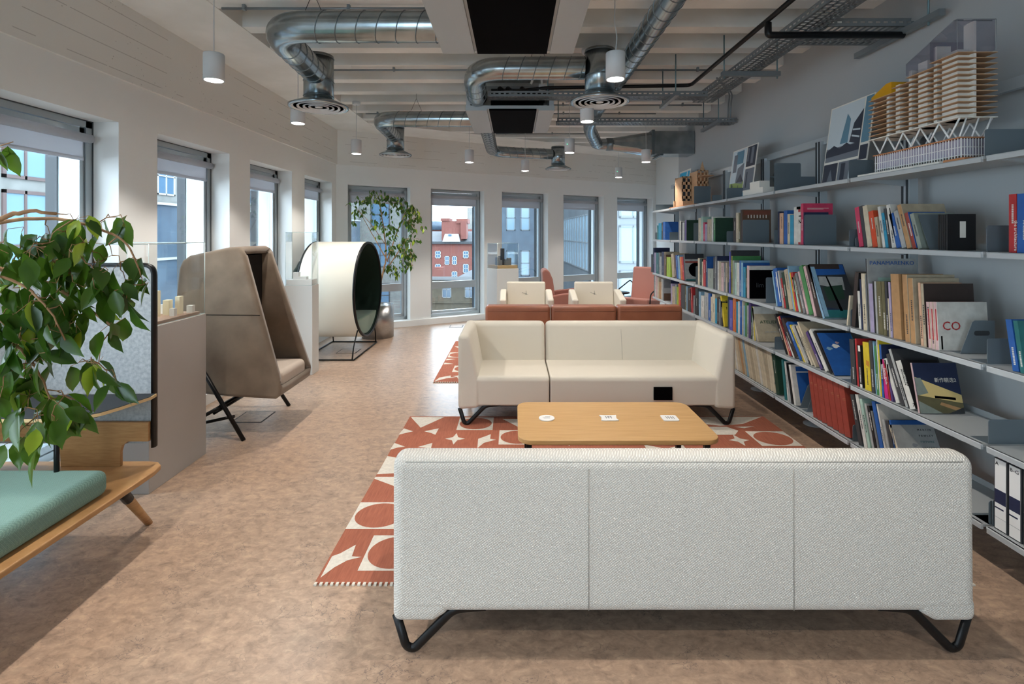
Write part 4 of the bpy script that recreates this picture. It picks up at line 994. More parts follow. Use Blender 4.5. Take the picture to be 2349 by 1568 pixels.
blobs = [pb(862, 450, 7.4, 32, 16, .2, 34), pb(830, 470, 7.4, 26, 26, .2, 22), pb(905, 465, 7.4, 28, 22, .2, 26), pb(935, 490, 7.3, 22, 35, .2, 46), pb(872, 510, 7.4, 30, 32, .25, 22),
         pb(955, 520, 7.2, 18, 42, .2, 40), pb(915, 560, 7.3, 28, 26, .2, 34), pb(940, 590, 7.1, 20, 30, .2, 30), pb(905, 615, 7.3, 18, 22, .15, 20), pb(895, 545, 7.4, 14, 40, .15, 16), pb(815, 500, 7.4, 10, 22, .15, 7)]
ficus(t2, None, mains, blobs, .078, .034, 5, .018, .12, .4)
# foreground ficus
t1 = thing('ficus_tree', 'leafy weeping fig at the left edge in the foreground', 'plant', (-1.75, .85, 0))
m = MB(); m.lathe([(.15, 0), (.19, .34), (.18, .34), (.17, .30)], (-1.64, .72, 0), 32); m.build('pot', M_dark, t1)
tr = Vector((-1.64, .72, .30))
Yc = 1.42
mains = [([tr, (-1.62, .74, 1.0), (-1.75, .95, 1.35), at(-120, 560, 1.35), at(60, 480, 1.35), at(130, 490, 1.38)], .016),
         ([(-1.62, .8, 1.1), (-1.72, 1.1, 1.35), at(-60, 600, 1.4), at(80, 635, 1.42), at(180, 690, 1.42), at(260, 750, 1.42)], .011),
         ([(-1.7, 1.0, 1.3), at(-80, 520, 1.4), at(120, 495, 1.45), at(220, 520, 1.45), at(290, 550, 1.45), at(320, 620, 1.45)], .008),
         ([(-1.66, .9, 1.1), at(-100, 760, 1.35), at(30, 780, 1.38), at(90, 850, 1.38), at(130, 950, 1.38)], .008),
         ([(-1.62, .8, 1.2), at(-100, 620, 1.3), at(40, 640, 1.33), at(110, 700, 1.33), at(150, 780, 1.33)], .007),
         ([(-1.62, .8, 1.35), at(-90, 450, 1.4), at(-20, 340, 1.42), at(30, 325, 1.42)], .005)]
blobs = [pb(215, 500, 1.45, 60, 26, .06, 6), pb(130, 560, 1.42, 70, 40, .1, 16), pb(40, 570, 1.42, 60, 55, .1, 14), pb(200, 590, 1.45, 60, 40, .08, 12), pb(270, 620, 1.45, 45, 50, .06, 9), pb(300, 680, 1.45, 22, 40, .05, 4),
         pb(90, 670, 1.4, 80, 50, .1, 17), pb(30, 730, 1.38, 50, 60, .1, 15), pb(190, 680, 1.42, 55, 40, .08, 9), pb(245, 730, 1.42, 22, 30, .05, 2), pb(130, 770, 1.38, 50, 45, .08, 9), pb(205, 820, 1.4, 45, 28, .06, 4), pb(245, 860, 1.4, 22, 18, .04, 2),
         pb(50, 820, 1.36, 45, 45, .08, 9), pb(40, 890, 1.36, 45, 40, .08, 9), pb(110, 930, 1.36, 45, 40, .06, 7), pb(150, 950, 1.36, 30, 25, .05, 4), pb(60, 980, 1.34, 35, 30, .05, 4), pb(100, 1010, 1.36, 25, 22, .04, 2), pb(20, 340, 1.42, 12, 8, .02, 1)]
ficus(t1, None, mains, blobs, .088, .042, 11, .02, .10)

# floor access covers
for (u, v, s, lab) in ((582, 956, .26, 'steel edged floor access cover under the taupe pod chair'), (800, 805, .26, 'floor access cover under the round pod seat'), (1047, 748, .22, 'small floor access cover by the end wall')):
    Y = EYE * FPX / (v - VH); X = (u - UC) / FPX * Y
    m = MB(); m.prism(rrect(X - s / 2, Y - s / 2, X + s / 2, Y + s / 2, .01, 2), 'z', 0, .0015); m.prism(rrect(X - s / 2 + .012, Y - s / 2 + .012, X + s / 2 - .012, Y + s / 2 - .012, .006, 2), 'z', .0015, .003, 1)
    tag(m.build('floor_access_cover', [M_dark, M_cork]), lab, 'floor cover', 'floor access covers')

# cream armchairs
def armchair(label, x, y):
    root = thing('armchair', label, 'armchair', (x, y, 0), 0, 'cream armchairs')
    m = MB(); m.prism([(.02, .40), (.10, .81), (.20, .81), (.22, .36)], 'x', -.30, .30); m.v = [(a, b + .12, c) for a, b, c in m.v]; m.build('backrest', M_sofa2, root, world=False, bevel=.025, seg=4)
    for s in (-1, 1):
        m = MB(); m.prism([(-.26, .22), (-.28, .60), (.12, .70), (.24, .70), (.34, .22)], 'x', s * .30, s * .395); m.build('armrest', M_sofa2, root, world=False, bevel=.025, seg=4)
    m = MB(); m.box((-.295, -.28, .22), (.295, .2, .42)); m.build('seat_cushion', M_sofa2, root, world=False, bevel=.03, seg=4)
    m = MB(); m.lathe([(.0, -.006), (.014, 0), (.016, .006)], (0, .185, .63), 14, axis='y')
    for k in range(6):
        a = R(30 + 60 * k) if k % 3 else R(90 * (1 if k == 0 else 3)); m.tube([(0, .183, .63), (.07 * math.cos(a), .186, .63 + .05 * math.sin(a))], .003, 5)
    m.build('tuft_button', M_seam, root, world=False)
    for sx in (-.3, .3):
        for sy in (-.2, .28):
            m = MB(); m.tube([(sx, sy, 0), (sx, sy, .22)], .014, 8); m.build('leg', M_blackm, root, world=False)
    return root
a1 = armchair('cream armchair with button tufted back, left of the pair', .18, 7.55)
dup(a1, (1.235, 7.55, 0), 0, 'cream armchair with button tufted back, right of the pair')
# terracotta wing chair, facing +X
root = thing('wing_chair', 'terracotta high back chair in profile behind the cream armchairs', 'armchair', (.80, 8.6, 0))
m = MB(); m.prism([(-.30, .40), (-.10, .38), (-.16, .80), (-.22, .94), (-.29, .97), (-.34, .93), (-.33, .8)], 'y', -.27, .27); m.build('backrest', M_rust, root, world=False, bevel=.03, seg=4)
m = MB(); m.box((-.2, -.27, .25), (.32, .27, .45)); m.build('seat', M_rust, root, world=False, bevel=.03)
for s in (-1, 1):
    m = MB(); m.prism([(-.30, .22), (-.3, .50), (-.05, .56), (.30, .60), (.32, .22)], 'y', s * .27, s * .35); m.build('armrest', M_rust, root, world=False, bevel=.025)
for x in (-.24, .26):
    for y_ in (-.26, .26):
        m = MB(); m.tube([(x, y_, .22), (x * 1.15, y_ * 1.1, 0)], .014, 8); m.build('leg', M_ply, root, world=False)
# pink lounge chair
root = thing('lounge_chair', 'pink lounge chair with thin black arms at the shelf end', 'armchair', (2.17, 8.55, 0), R(-38))
m = MB(); m.prism([(.10, .40), (.22, .98), (.30, .98), (.24, .38)], 'x', -.26, .26); m.build('backrest', M_pink, root, world=False, bevel=.035, seg=4)
m = MB(); m.prism([(-.36, .36), (.16, .30), (.16, .44), (-.36, .50)], 'x', -.27, .27); m.build('seat', M_pink, root, world=False, bevel=.04, seg=4)
for s in (-1, 1):
    m = MB(); m.tube(arc([(s * .30, -.42, 0), (s * .31, -.36, .58), (s * .31, .22, .74), (s * .29, .32, .66), (s * .28, .36, 0)], .06, 5), .011, 8); m.build('arm_frame', M_blackm, root, world=False)
m = MB(); m.tube([(-.3, -.38, .34), (.3, -.38, .34)], .01, 8); m.tube([(-.29, .3, .32), (.29, .3, .32)], .01, 8); m.build('cross_bar', M_blackm, root, world=False)
root = thing('side_table', 'small round black side table beside the pink chair', 'table', (1.66, 8.14, 0))
m = MB(); m.lathe([(.0, .595), (.21, .598), (.21, .612), (.0, .613)], (0, 0, 0), 32); m.build('tabletop', M_blackm, root, world=False)
for k in range(3):
    a = R(30 + 120 * k); m = MB(); m.tube([(.15 * math.cos(a), .15 * math.sin(a), .6), (.17 * math.cos(a), .17 * math.sin(a), 0)], .009, 8); m.build('leg', M_blackm, root, world=False)
tag(MB().prism(rrect(1.59, 8.06, 1.73, 8.16, .01, 2), 'z', .6135, .622).build('magazine', M_white), 'white magazine lying on the small black side table', 'magazine')
# ================================================================ SHELVING
XS, XBK = 2.12, 2.46
ZS = {1: 1.904, 2: 1.470, 3: .960, 4: .598, 5: .236}        # top surfaces
SN = {1: 'top', 2: 'second', 3: 'third', 4: 'fourth', 5: 'bottom'}
def brk(k): return 2.265 + .912 * k
BAYN = {-1: 'bay at right frame edge', 0: 'nearest full bay', 1: 'second nearest bay', 2: 'third nearest bay', 3: 'middle bay', 4: 'next to farthest bay', 5: 'farthest bay'}
for k in range(0, 7):
    y = brk(k)
    root = thing('shelf_post', 'aluminium shelf upright ' + ('at the ' + ('near' if k == 0 else 'far') + ' end of the ' + BAYN[0 if k == 0 else k - 1]), 'shelf upright', (2.50, y, 0), 0, 'shelf uprights')
    m = MB(); m.box((2.475, y - .036, .04), (2.53, y + .036, 2.30)); m.build('track', M_post, root)
    m = MB(); m.box((2.47, y - .026, .04), (2.4755, y - .012, 2.30)); m.box((2.47, y + .012, .04), (2.4755, y + .026, 2.30)); m.build('track_slot', M_dark, root)
    m = MB(); m.lathe([(.075, .0), (.075, .008), (.02, .016), (.012, .05)], (2.44, y, 0), 28); m.tube([(2.44, y, .04), (2.50, y, .06)], .012, 8); m.build('foot_disc', M_post, root)
    m = MB(); m.lathe([(.055, 0), (.055, .008)], (2.605, y, 2.12), 28, axis='x'); m.tube([(2.53, y, 2.12), (2.61, y, 2.12)], .009, 8); m.build('wall_disc', M_grey, root)
tag(MB().box((2.50, 1.0, 2.275), (2.53, 8.0, 2.335)).build('top_rail', M_post), 'long aluminium rail along the tops of the shelf uprights', 'rail')
for s in (1, 2, 3, 4, 5):
    for k in range(-1, 6):
        if s == 5 and k > 3 and False: continue
        a, b = brk(k) + .008, brk(k + 1) - .008
        if k == 5: b = 7.70
        z = ZS[s]; root = thing('shelf', '%s shelf board, %s' % ({1: 'grey steel top', 2: 'grey steel second', 3: 'grey steel third', 4: 'grey steel fourth', 5: 'grey steel bottom'}[s], BAYN[k]), 'shelf', ((XS + XBK) / 2, (a + b) / 2, z), 0, 'grey steel shelves')
        m = MB(); m.box((XS + .004, a, z - .012), (XBK, b, z)); m.prism([(XS, z - .026), (XS + .012, z - .026), (XS + .012, z), (XS + .003, z), (XS, z - .004)], 'y', a + .006, b - .006)
        m.box((XBK - .004, a, z), (XBK, b, z + .03)); m.build('board', M_shelf, root)
        for y in (a, b - .003): MB().prism([(XS + .03, z - .012), (XBK + .01, z - .012), (XBK + .01, z - .05)], 'y', y, y + .003).build('bracket', M_post, root)

# palette: code -> (name, rgb)
PAL = dict(wh=('white', (226, 224, 216)), cr=('cream', (222, 208, 176)), be=('beige', (196, 180, 150)), ta=('tan', (196, 146, 92)), lg=('light grey', (178, 180, 178)), gy=('grey', (126, 130, 132)),
           dg=('dark grey', (62, 64, 68)), bk=('black', (24, 24, 26)), nv=('navy', (28, 44, 84)), bl=('blue', (24, 96, 186)), lb=('light blue', (136, 184, 214)), cy=('cyan', (30, 160, 204)),
           te=('teal', (28, 120, 122)), dk=('dark green', (30, 70, 50)), gn=('green', (70, 150, 80)), li=('lime', (168, 206, 40)), ye=('yellow', (238, 208, 30)), or_=('orange', (236, 120, 50)),
           rd=('red', (206, 40, 44)), pk=('pink', (224, 50, 96)), mg=('magenta', (222, 20, 130)), lp=('pale pink', (222, 184, 184)), li2=('lilac', (176, 164, 200)), pu=('purple', (88, 60, 130)),
           br=('brown', (110, 76, 54)), db=('dark brown', (62, 48, 42)), ol=('olive', (112, 104, 66)), vi=('blue violet', (92, 88, 196)), mi=('mint', (176, 214, 196)), br2=('brick red', (172, 62, 46)),
           pc=('peach', (226, 176, 140)), gg=('grey green', (150, 162, 150)), vr=('vermilion', (240, 76, 30)))
def pmat(c):
    g_ = sum(PAL[c][1]) / 3; q_ = tuple(int((x * .86 + g_ * .14) * .93) for x in PAL[c][1])
    return mat('book_' + PAL[c][0].replace(' ', '_'), q_, .55, rgb2=tuple(int(x * .92) for x in q_), scale=24)
BOOKS = []; RB = random.Random(3)
ANG = {}
def place_book(s, uL, uR, vT, c, lean=0, depth=.21, cov=None, band=None, X=2.15, w=None, name='book', top=None, lab=None, noclip=False):
    z0 = ZS[s]; Yf, Yn = yat(uL, X), yat(uR, X)
    Yt = yat(uL - lean, X) if lean else Yf
    zt = zat(vT, Yt)
    nxt = {2: 1, 3: 2, 4: 3, 5: 4}.get(s)
    if nxt and not noclip: zt = min(zt, ZS[nxt] - .035)
    h = max(.10, zt - z0); dy = Yt - Yf; ang = math.atan2(dy, h); L = math.hypot(dy, h)
    pv = ANG.get(s)
    if lean and pv and abs(ang - pv[0]) < R(5.5) and abs(Yf - pv[1]) < .05: ang = pv[0]
    ANG[s] = (ang, Yn)
    t = max(.006, (Yf - Yn) * math.cos(ang))
    # mesh in local space; pivot = the lower edge it stands on
    far = ang >= 0
    y0, y1 = (-t, 0) if far else (0, t)
    g = .0006
    m = MB(); y0 += g; y1 -= g
    D = depth; cv = min(.003, t * .2)
    m.box((cv, y0 + cv, .003), (D - .004, y1 - cv, L - .003), 2)                    # pages
    m.box((0, y0, 0), (D, y0 + cv, L), 1); m.box((0, y1 - cv, 0), (D, y1, L), 0); m.box((0, y0 + cv, 0), (cv, y1 - cv, L), 0)
    if band is None and name == 'book' and lab is None and t > .012 and RB.random() < .75:
        lum = sum(PAL[c][1]) / 3; band = [(0, 0, 'dg' if lum > 130 else 'wh')]; q_ = RB.choice((.12, .35, .5)); zz = q_; w2 = min(t * .35, .008); yc = (y0 + y1) / 2
        while zz < q_ + RB.uniform(.25, .42):
            dz_ = RB.uniform(.012, .03); m.box((-.0005, yc - w2 / 2, zz * L), (0, yc + w2 / 2, (zz + dz_) * L), 3); zz += dz_ + .008
    elif band:
        for (za, zb, ci) in band: m.box((-.0004, y0 + .0005, za * L), (0, y1 - .0005, zb * L), 3)
    ms = [pmat(c), pmat(cov or c), M_page, pmat(band[0][2]) if band else M_page]
    o = m.build(name, ms, None)
    o.location = (X, Yf if far else Yn, z0 + .0005); o.rotation_euler = (-ang, 0, 0)
    BOOKS.append((o, s, (Yf + Yn) / 2, c, t, L, cov, lab, abs(ang), name))
    return o, y0, L, D
def cover_quads(o, y0, quads, name='cover_picture'):
    """quads = (x0,z0,x1,z1,material) on the near cover, or polygons"""
    m = MB(); ms = []
    for i, (poly, mt) in enumerate(quads):
        if mt not in ms: ms.append(mt)
        m.add([(x, y0 - .0006 - .0003 * i, z) for x, z in poly], [tuple(range(len(poly)))], ms.index(mt))
    return m.build(name, ms, o, world=False)
def rc(a, b, c, d): return [(a, b), (c, b), (c, d), (a, d)]
MF = Matrix(((1, 0, 0, 0), (0, 0, -1, 0), (0, 1, 0, 0), (0, 0, 0, 1)))       # text facing -Y, reading to +X
def on_cover(o, s, x, z, y0, size, mt, sx=1.0): return text(s, size, Matrix.Translation((x, y0 - .0022, z)) @ MF, mt, o, sx=sx)
# spine text facing -X, reading downwards: text x axis -> -Z, text y axis -> -Y ... (seen from -X, near is right)
MSP = Matrix(((0, 0, -1, 0), (0, -1, 0, 0), (-1, 0, 0, 0), (0, 0, 0, 1)))
def on_spine(o, s, y, z, size, mt, sx=1.0): return text(s, size, Matrix.Translation((-.0012, y, z)) @ MSP, mt, o, sx=sx)

def W(x, z, s=1): return x
T_ = lambda lst, s, **k: [place_book(s, *r[:5], **{**dict(zip(('depth', 'cov'), r[5:7])), **k}) for r in lst]
b1 = [(.12, .5, 'wh')]
# --- second shelf
T_([(1507, 1510, 517, 'te', 0), (1510.5, 1517, 512, 'cy', 0), (1517.5, 1520.5, 510, 'db', 0), (1556.5, 1559, 508, 'gy', 0), (1559.2, 1561.8, 507, 'wh', 0), (1562, 1565, 509, 'bk', 0), (1565.3, 1570, 510, 'lg', 0),
    (1602, 1608, 500, 'cr', 0), (1608.3, 1612.8, 497, 'mi', 0), (1613, 1617, 510, 'pk', 0), (1617.3, 1622, 514, 'li2', 0), (1622.5, 1632, 503, 'be', 0, .21), (1632.3, 1636, 497, 'wh', 0),
    (1682, 1688, 500, 'db', 0), (1688.4, 1694, 488, 'cr', 0), (1694.3, 1698, 489, 'ol', 0)], 2)
place_book(2, 1521, 1526, 509, 'bl', 0, .22); place_book(2, 1571, 1575, 505, 'pu', 0, .22, 'dk'); place_book(2, 1637, 1641, 500, 'gn', 0, .23, 'dk')
o, y0, L, D = place_book(2, 1698.5, 1703, 481, 'db', 0, .27, 'br', lab='brick patterned magazine with pale title letters')
cover_quads(o, y0, [(rc(.01, L * (.84 + i * .02), .26, L * (.847 + i * .02)), pmat('br2')) for i in range(7)] + [(rc(.05 + k * .028, L * .74, .058 + k * .028, L * .84), M_card) for k in range(7)])
T_([(1784, 1788, 485, 'nv', 0), (1788.4, 1797.5, 489, 'pc', 0, .21, 'br'), (1798, 1806, 483, 'bl', 0), (1806.4, 1811.8, 491, 'cr', 0), (1812.2, 1820, 493, 'cy', 0)], 2)
o, y0, L, D = place_book(2, 1821, 1836.5, 475, 'wh', 0, .2, lab='white spined volume with a big black 12')
on_spine(o, '12', y0 + .022, L * .82, .05, M_blackp, 1.6); tag(o); cover_quads(o, y0, [(rc(.0, 0, .19, L), pmat('cr'))])
m = MB(); m.box((-.0006, y0 + .001, L * .93), (0, y0 + .052, L), 0); m.box((-.0006, y0 + .001, .002), (0, y0 + .03, L * .07), 1); m.box((-.0006, y0 + .001, L * .86), (0, y0 + .03, L * .93), 1); m.build('spine_bands', [M_blackp, pmat('rd')], o, world=False)
o, y0, L, D = place_book(2, 1837.3, 1842.5, 467, 'pk', 0, .22)
cover_quads(o, y0, [(rc(.03, L * .88, .19, L * .89), M_card), (rc(.03, L * .86, .15, L * .867), M_card)])
place_book(2, 1843, 1845, 487, 'nv', 0, .18)
T_([(1971, 1981, 477, 'pk', 11), (1982, 1989.5, 474, 'dg', 13), (1990, 2001, 473, 'cr', 11), (2002, 2013.5, 486, 'vr', 11), (2014, 2021, 499, 'be', 10), (2025, 2031.5, 475, 'wh', 12), (2032, 2038.5, 490, 'cy', 13), (2039, 2045, 480, 'dg', 14)], 2)
o, y0, L, D = place_book(2, 2046, 2056, 473, 'wh', 18, .2)
m = MB(); m.box((-.0006, y0 + .004, L * .55), (0, y0 + .010, L * .92)); m.build('spine_title', M_blackp, o, world=False)
T_([(2057, 2068, 492, 'bl', 18), (2069, 2080, 486, 'lg', 20)], 2)
place_book(2, 2081, 2092, 471, 'ta', 22, .24, 'be'); place_book(2, 2094, 2104, 490, 'br2', 20, .20, 'bl'); place_book(2, 2106, 2116, 492, 'gg', 20, .22, 'gg')
for i in range(4): place_book(2, 2151 + i * 4.6, 2155.2 + i * 4.6, 492, 'bk', 0, .13, lab='%s of four slim black volumes' % ['leftmost', 'second', 'third', 'rightmost'][i])
o, y0, L, D = place_book(2, 2170, 2174, 491, 'bk', 0, .14, lab='black box file with a white label'); cover_quads(o, y0, [(rc(.06, L * .35, .09, L * .8), M_card)])
o, y0, L, D = place_book(2, 2314, 2332, 446, 'rd', 0, .2); on_spine(o, 'the architecture', y0 + .008, L * .55, .02, M_card)
o, y0, L, D = place_book(2, 2333, 2352, 445, 'bl', 0, .2); on_spine(o, 'Arkitektur', y0 + .008, L * .55, .02, M_card)
# --- third shelf
T_([(1493.5, 1497.5, 583, 'dg', 0), (1498, 1500.5, 568, 'nv', 0, .24), (1501, 1504.5, 579, 'li2', 0), (1505, 1510.5, 579, 'te', 0), (1511, 1513.8, 579, 'gy', 0), (1514, 1517.5, 588, 'lg', 0), (1518, 1523.5, 577, 'nv', 0, .22, 'be'), (1524, 1528, 584, 'br', 0), (1529, 1538, 589, 'li', 0)], 3, X=2.14)
T_([(1542, 1548, 583, 'be', 3), (1548.5, 1552, 587, 'br', 3), (1552.5, 1556.5, 586, 'bl', 3), (1557, 1561, 587, 'lb', 3), (1562, 1566, 590, 'or_', 3), (1566.5, 1570, 590, 'rd', 3)], 3)
o, y0, L, D = place_book(3, 1570.6, 1574, 583, 'dg', 3, .24, 'lg', lab='magazine with black circle on its cover')
cover_quads(o, y0, [(rc(.0, L * .8, .24, L), M_dark), (rc(0, L * .66, .2, L * .72), pmat('br2')), ([(.13 + .09 * math.cos(t * .35), L * .4 + .09 * math.sin(t * .35)) for t in range(18)], M_blackp), (rc(0, 0, .24, .02), pmat('te'))])
T_([(1601, 1605, 592, 'cr', 0), (1605.3, 1610, 593, 'dk', 0), (1610.3, 1612.6, 600, 'cr', 0), (1613, 1618.5, 595, 'rd', 2), (1619, 1622, 588, 'nv', 0, .2, 'bl'), (1623, 1636, 615, 'gg', 0, .18), (1636.4, 1640, 590, 'dg', 0), (1640.3, 1643.5, 588, 'gy', 0), (1644, 1645.4, 587, 'nv', 0, .2),
    (1645.8, 1649, 598, 'wh', 0), (1649.3, 1654, 600, 'be', 0), (1654.4, 1660, 602, 'lp', 0), (1660.3, 1664.2, 604, 'gy', 0), (1664.6, 1668, 602, 'be', 0)], 3)
place_book(3, 1672.5, 1675.5, 577, 'vi', 2, .26); place_book(3, 1676, 1678, 574, 'bk', 0, .28, 'dg'); place_book(3, 1678.3, 1680, 587, 'ye', 0, .28, 'gn')
T_([(1680.4, 1684.5, 597, 'gg', 0), (1685, 1689, 602, 'mi', 0), (1689.5, 1696, 602, 'wh', 0), (1696.4, 1700, 597, 'bl', 0, .27, 'lb'), (1700.4, 1704.8, 602, 'lb', 0, .25, 'bl'), (1705.2, 1710, 612, 'cy', 0), (1710.3, 1713, 615, 'dk', 0)], 3)
o, y0, L, D = place_book(3, 1713.5, 1719, 609, 'lp', 0, .24, 'wh', lab='white edged magazine with large black cover')
cover_quads(o, y0, [(rc(.0, 0, .235, L * .88), M_blackp)]); on_cover(o, 'lim', .06, L * .35, y0 - .001, .06, M_dark)
place_book(3, 1781, 1784, 622, 'lb', 11, .2)
o, y0, L, D = place_book(3, 1784.5, 1794, 617, 'bl', 12, .2)
m = MB(); m.box((-.0006, y0 + .008, L * .1), (0, y0 + .02, L * .9)); m.build('spine_title', M_card, o, world=False)
T_([(1795, 1799, 622, 'lg', 13), (1800, 1803.5, 640, 'rd', 13), (1804, 1810, 626, 'dk', 13), (1811, 1820, 620, 'be', 15), (1820.5, 1823.5, 611, 'lb', 16, .2), (1824, 1826, 627, 'ye', 17), (1826.4, 1832, 627, 'rd', 17), (1833, 1838, 637, 'mi', 17), (1838.5, 1842, 632, 'br', 18),
    (1842.5, 1848.5, 628, 'gy', 20), (1851, 1855.5, 624, 'lp', 22), (1857, 1866, 613, 'gn', 26), (1868, 1874, 614, 'lp', 29), (1875, 1886, 614, 'db', 32)], 3)
o, y0, L, D = place_book(3, 1888, 1894, 609, 'lb', 36, .245, 'nv', lab='leaning photography magazine with blue and dark green cover')
cover_quads(o, y0, [(rc(0, L * .78, .24, L * .99), pmat('bl')), ([(0, L * .2), (.245, L * .1), (.245, L * .8), (.0, L * .78)], M_dark), ([(.03, L * .6), (.2, L * .5), (.21, L * .75), (.04, L * .76)], pmat('lg')), ([(.06, L * .3), (.18, L * .34), (.19, L * .6), (.05, L * .56)], pmat('dk')),
     (rc(0, 0, .245, L * .14), pmat('te')), ([(.12, L * .12), (.14, L * .12), (.10, L * .76), (.09, L * .76)], M_blackp), (rc(0, L * .02, .03, L * .98), pmat('lb'))])
place_book(3, 1941.5, 1945, 678, 'cr', -6, .2)
T_([(1970.5, 1976, 667, 'wh', 4), (1976.5, 1980, 640, 'nv', 4), (1981, 1989.5, 627, 'cr', 8), (1990, 1992.5, 630, 'gy', 8)], 3)
place_book(3, 1953, 1962, 624, 'db', -8, .2, 'bk')
o, y0, L, D = place_book(3, 1993, 1997, 593, 'dg', 8, .30, 'lg', lab='tall pale grey covered folio with title across its top')
on_cover(o, 'PANAMARENKO', .012, L * .915, y0, .032, pmat('bl'), 1.15)
cover_quads(o, y0 - .0002, [(rc(.02, L * (.86 - .018 * i), .24, L * (.861 - .018 * i)), M_grey) for i in range(5)] + [(rc(.06, L * .5, .26, L * .74), pmat('mi'))])
T_([(1997.5, 2006.5, 650, 'li2', 7), (2007, 2010, 645, 'bk', 8), (2010.5, 2015, 645, 'lg', 8), (2015.5, 2026.5, 645, 'ol', 8), (2027, 2034.5, 645, 'ol', 8), (2035, 2040, 646, 'dg', 8), (2040.3, 2043, 684, 'cr', 7), (2043.4, 2048, 647, 'li2', 9)], 3)
place_book(3, 2050, 2069, 628, 'ta', 12, .25, 'ta', lab='torn tan spined folder'); place_book(3, 2077, 2089, 630, 'ta', 17, .26, 'be'); place_book(3, 2090, 2102, 638, 'ta', 18, .25, 'be')
place_book(3, 2113, 2119, 648, 'pc', 12, .22); place_book(3, 2119.5, 2127, 650, 'be', 12, .26, 'db')
for i, (a, b) in enumerate(((2130, 2138), (2138.5, 2146))): 
    o, y0, L, D = place_book(3, a, b, 692, 'lp', 4, .25, 'cr')
    m = MB(); m.box((-.0006, y0 + .005, L * .2), (0, y0 + .011, L * .85)); m.build('spine_title', pmat('rd'), o, world=False)
o, y0, L, D = place_book(3, 2146.5, 2155, 692, 'lp', 4, .255, 'wh', lab='pale volume with red CO letters on its cover')
m = MB(); m.box((-.0006, y0 + .005, L * .2), (0, y0 + .011, L * .85)); m.build('spine_title', pmat('rd'), o, world=False)
on_cover(o, 'CO', .02, L * .42, y0, .062, pmat('rd')); on_cover(o, 'URE', .19, L * .45, y0, .05, pmat('rd')); cover_quads(o, y0, [(rc(.012, L * .02, .02, L * .3), M_blackp)])
place_book(3, 2323, 2338, 732, 'bl', 17, .2); place_book(3, 2341, 2352, 735, 'te', 16, .2)
# --- fourth shelf
T_([(1500, 1502, 632, 'gy', 0), (1502.2, 1504, 631, 'wh', 0), (1504.3, 1508, 632, 'lp', 0), (1508.3, 1511, 635, 'cr', 0), (1511.4, 1517, 645, 'ta', 0), (1517.3, 1519.5, 639, 'wh', 0)], 4, X=2.14)
o, y0, L, D = place_book(4, 1520, 1523, 640, 'gy', 0, .22, 'gy', X=2.14, lab='grey and brown landscape magazine')
cover_quads(o, y0, [(rc(0, 0, .22, L * .35), pmat('br')), (rc(0, L * .35, .22, L * .6), pmat('lg')), (rc(.1, L * .7, .22, L), pmat('nv'))])
T_([(1539, 1541.5, 650, 'li2', 0), (1542, 1548.5, 656, 'be', 1), (1549, 1552, 652, 'gg', 1), (1552.5, 1556, 657, 'li', 1), (1556.4, 1559, 650, 'or_', 1), (1559.3, 1562, 652, 'rd', 1), (1562.5, 1571, 652, 'dg', 0), (1571.4, 1574, 656, 'ol', 0), (1574.3, 1577, 656, 'lb', 0), (1577.5, 1585, 660, 'db', 0), (1586, 1590, 659, 'rd', 3), (1590.5, 1594, 677, 'gy', 0), (1595, 1601, 660, 'bk', 0),
    (1603, 1607.5, 668, 'lb', 0), (1608, 1615, 677, 'wh', 1), (1616, 1624.5, 669, 'lg', 0), (1625, 1630, 672, 'bl', 0), (1630.4, 1633, 680, 'cr', 0), (1633.4, 1640, 673, 'cr', 0), (1640.4, 1644.5, 684, 'cy', 0), (1645, 1649, 682, 'db', 0), (1649.4, 1652.5, 685, 'gy', 0), (1653, 1657, 690, 'dg', 0)], 4)
o, y0, L, D = place_book(4, 1660, 1663.5, 679, 'ye', 8, .18, lab='leaning yellow book with black title')
on_cover(o, 'THE', .03, L * .75, y0, .04, M_blackp); on_cover(o, 'NOW', .03, L * .55, y0, .04, M_blackp)
T_([(1673, 1680.5, 687, 'vi', 0), (1681, 1688, 681, 'or_', 0), (1689, 1692.5, 691, 'cy', 1), (1693, 1697, 690, 'wh', 1), (1697.4, 1702, 686, 'bl', 1), (1702.5, 1705, 690, 'cr', 1), (1705.4, 1709, 700, 'lb', 1), (1709.4, 1713, 693, 'gn', 1), (1713.4, 1717, 700, 'lg', 1), (1717.4, 1722, 692, 'pu', 1), (1722.5, 1726, 702, 'dk', 1), (1726.4, 1729, 705, 'wh', 1)], 4)
place_book(4, 1731, 1734, 703, 'ye', 6, .22, 'wh')
o, y0, L, D = place_book(4, 1738, 1741, 706, 'cr', 14, .25, 'be', lab='leaning beige book with a green printed title')
on_cover(o, 'ATELIER T', .04, L * .52, y0, .04, mat('ink_green', (12, 60, 36), .6), 1.1); on_cover(o, 'ARCHITECTURE', .07, L * .25, y0, .022, pmat('lg'))
T_([(1803, 1808, 722, 'bk', 27, .24), (1809, 1812, 728, 'pc', 27), (1812.5, 1818.5, 728, 'rd', 28, .21, 'nv'), (1820, 1823, 736, 'wh', 32), (1824, 1834, 733, 'db', 32), (1835, 1842.5, 740, 'bl', 31), (1844, 1847, 745, 'ye', 32), (1847.5, 1851, 748, 'cr', 32), (1851.5, 1857, 746, 'lg', 33), (1858, 1861, 748, 'bk', 34), (1861.5, 1866, 747, 'cr', 34)], 4)
place_book(4, 1870, 1874, 738, 'cr', 40, .23, 'be'); place_book(4, 1883, 1891, 764, 'pu', 36, .2, 'nv'); place_book(4, 1894, 1903, 762, 'wh', 42, .22); place_book(4, 1905, 1912, 763, 'bk', 42, .22)
o, y0, L, D = place_book(4, 1914, 1917, 766, 'nv', 42, .235, 'bl', lab='leaning blue sky covered book with white clouds')
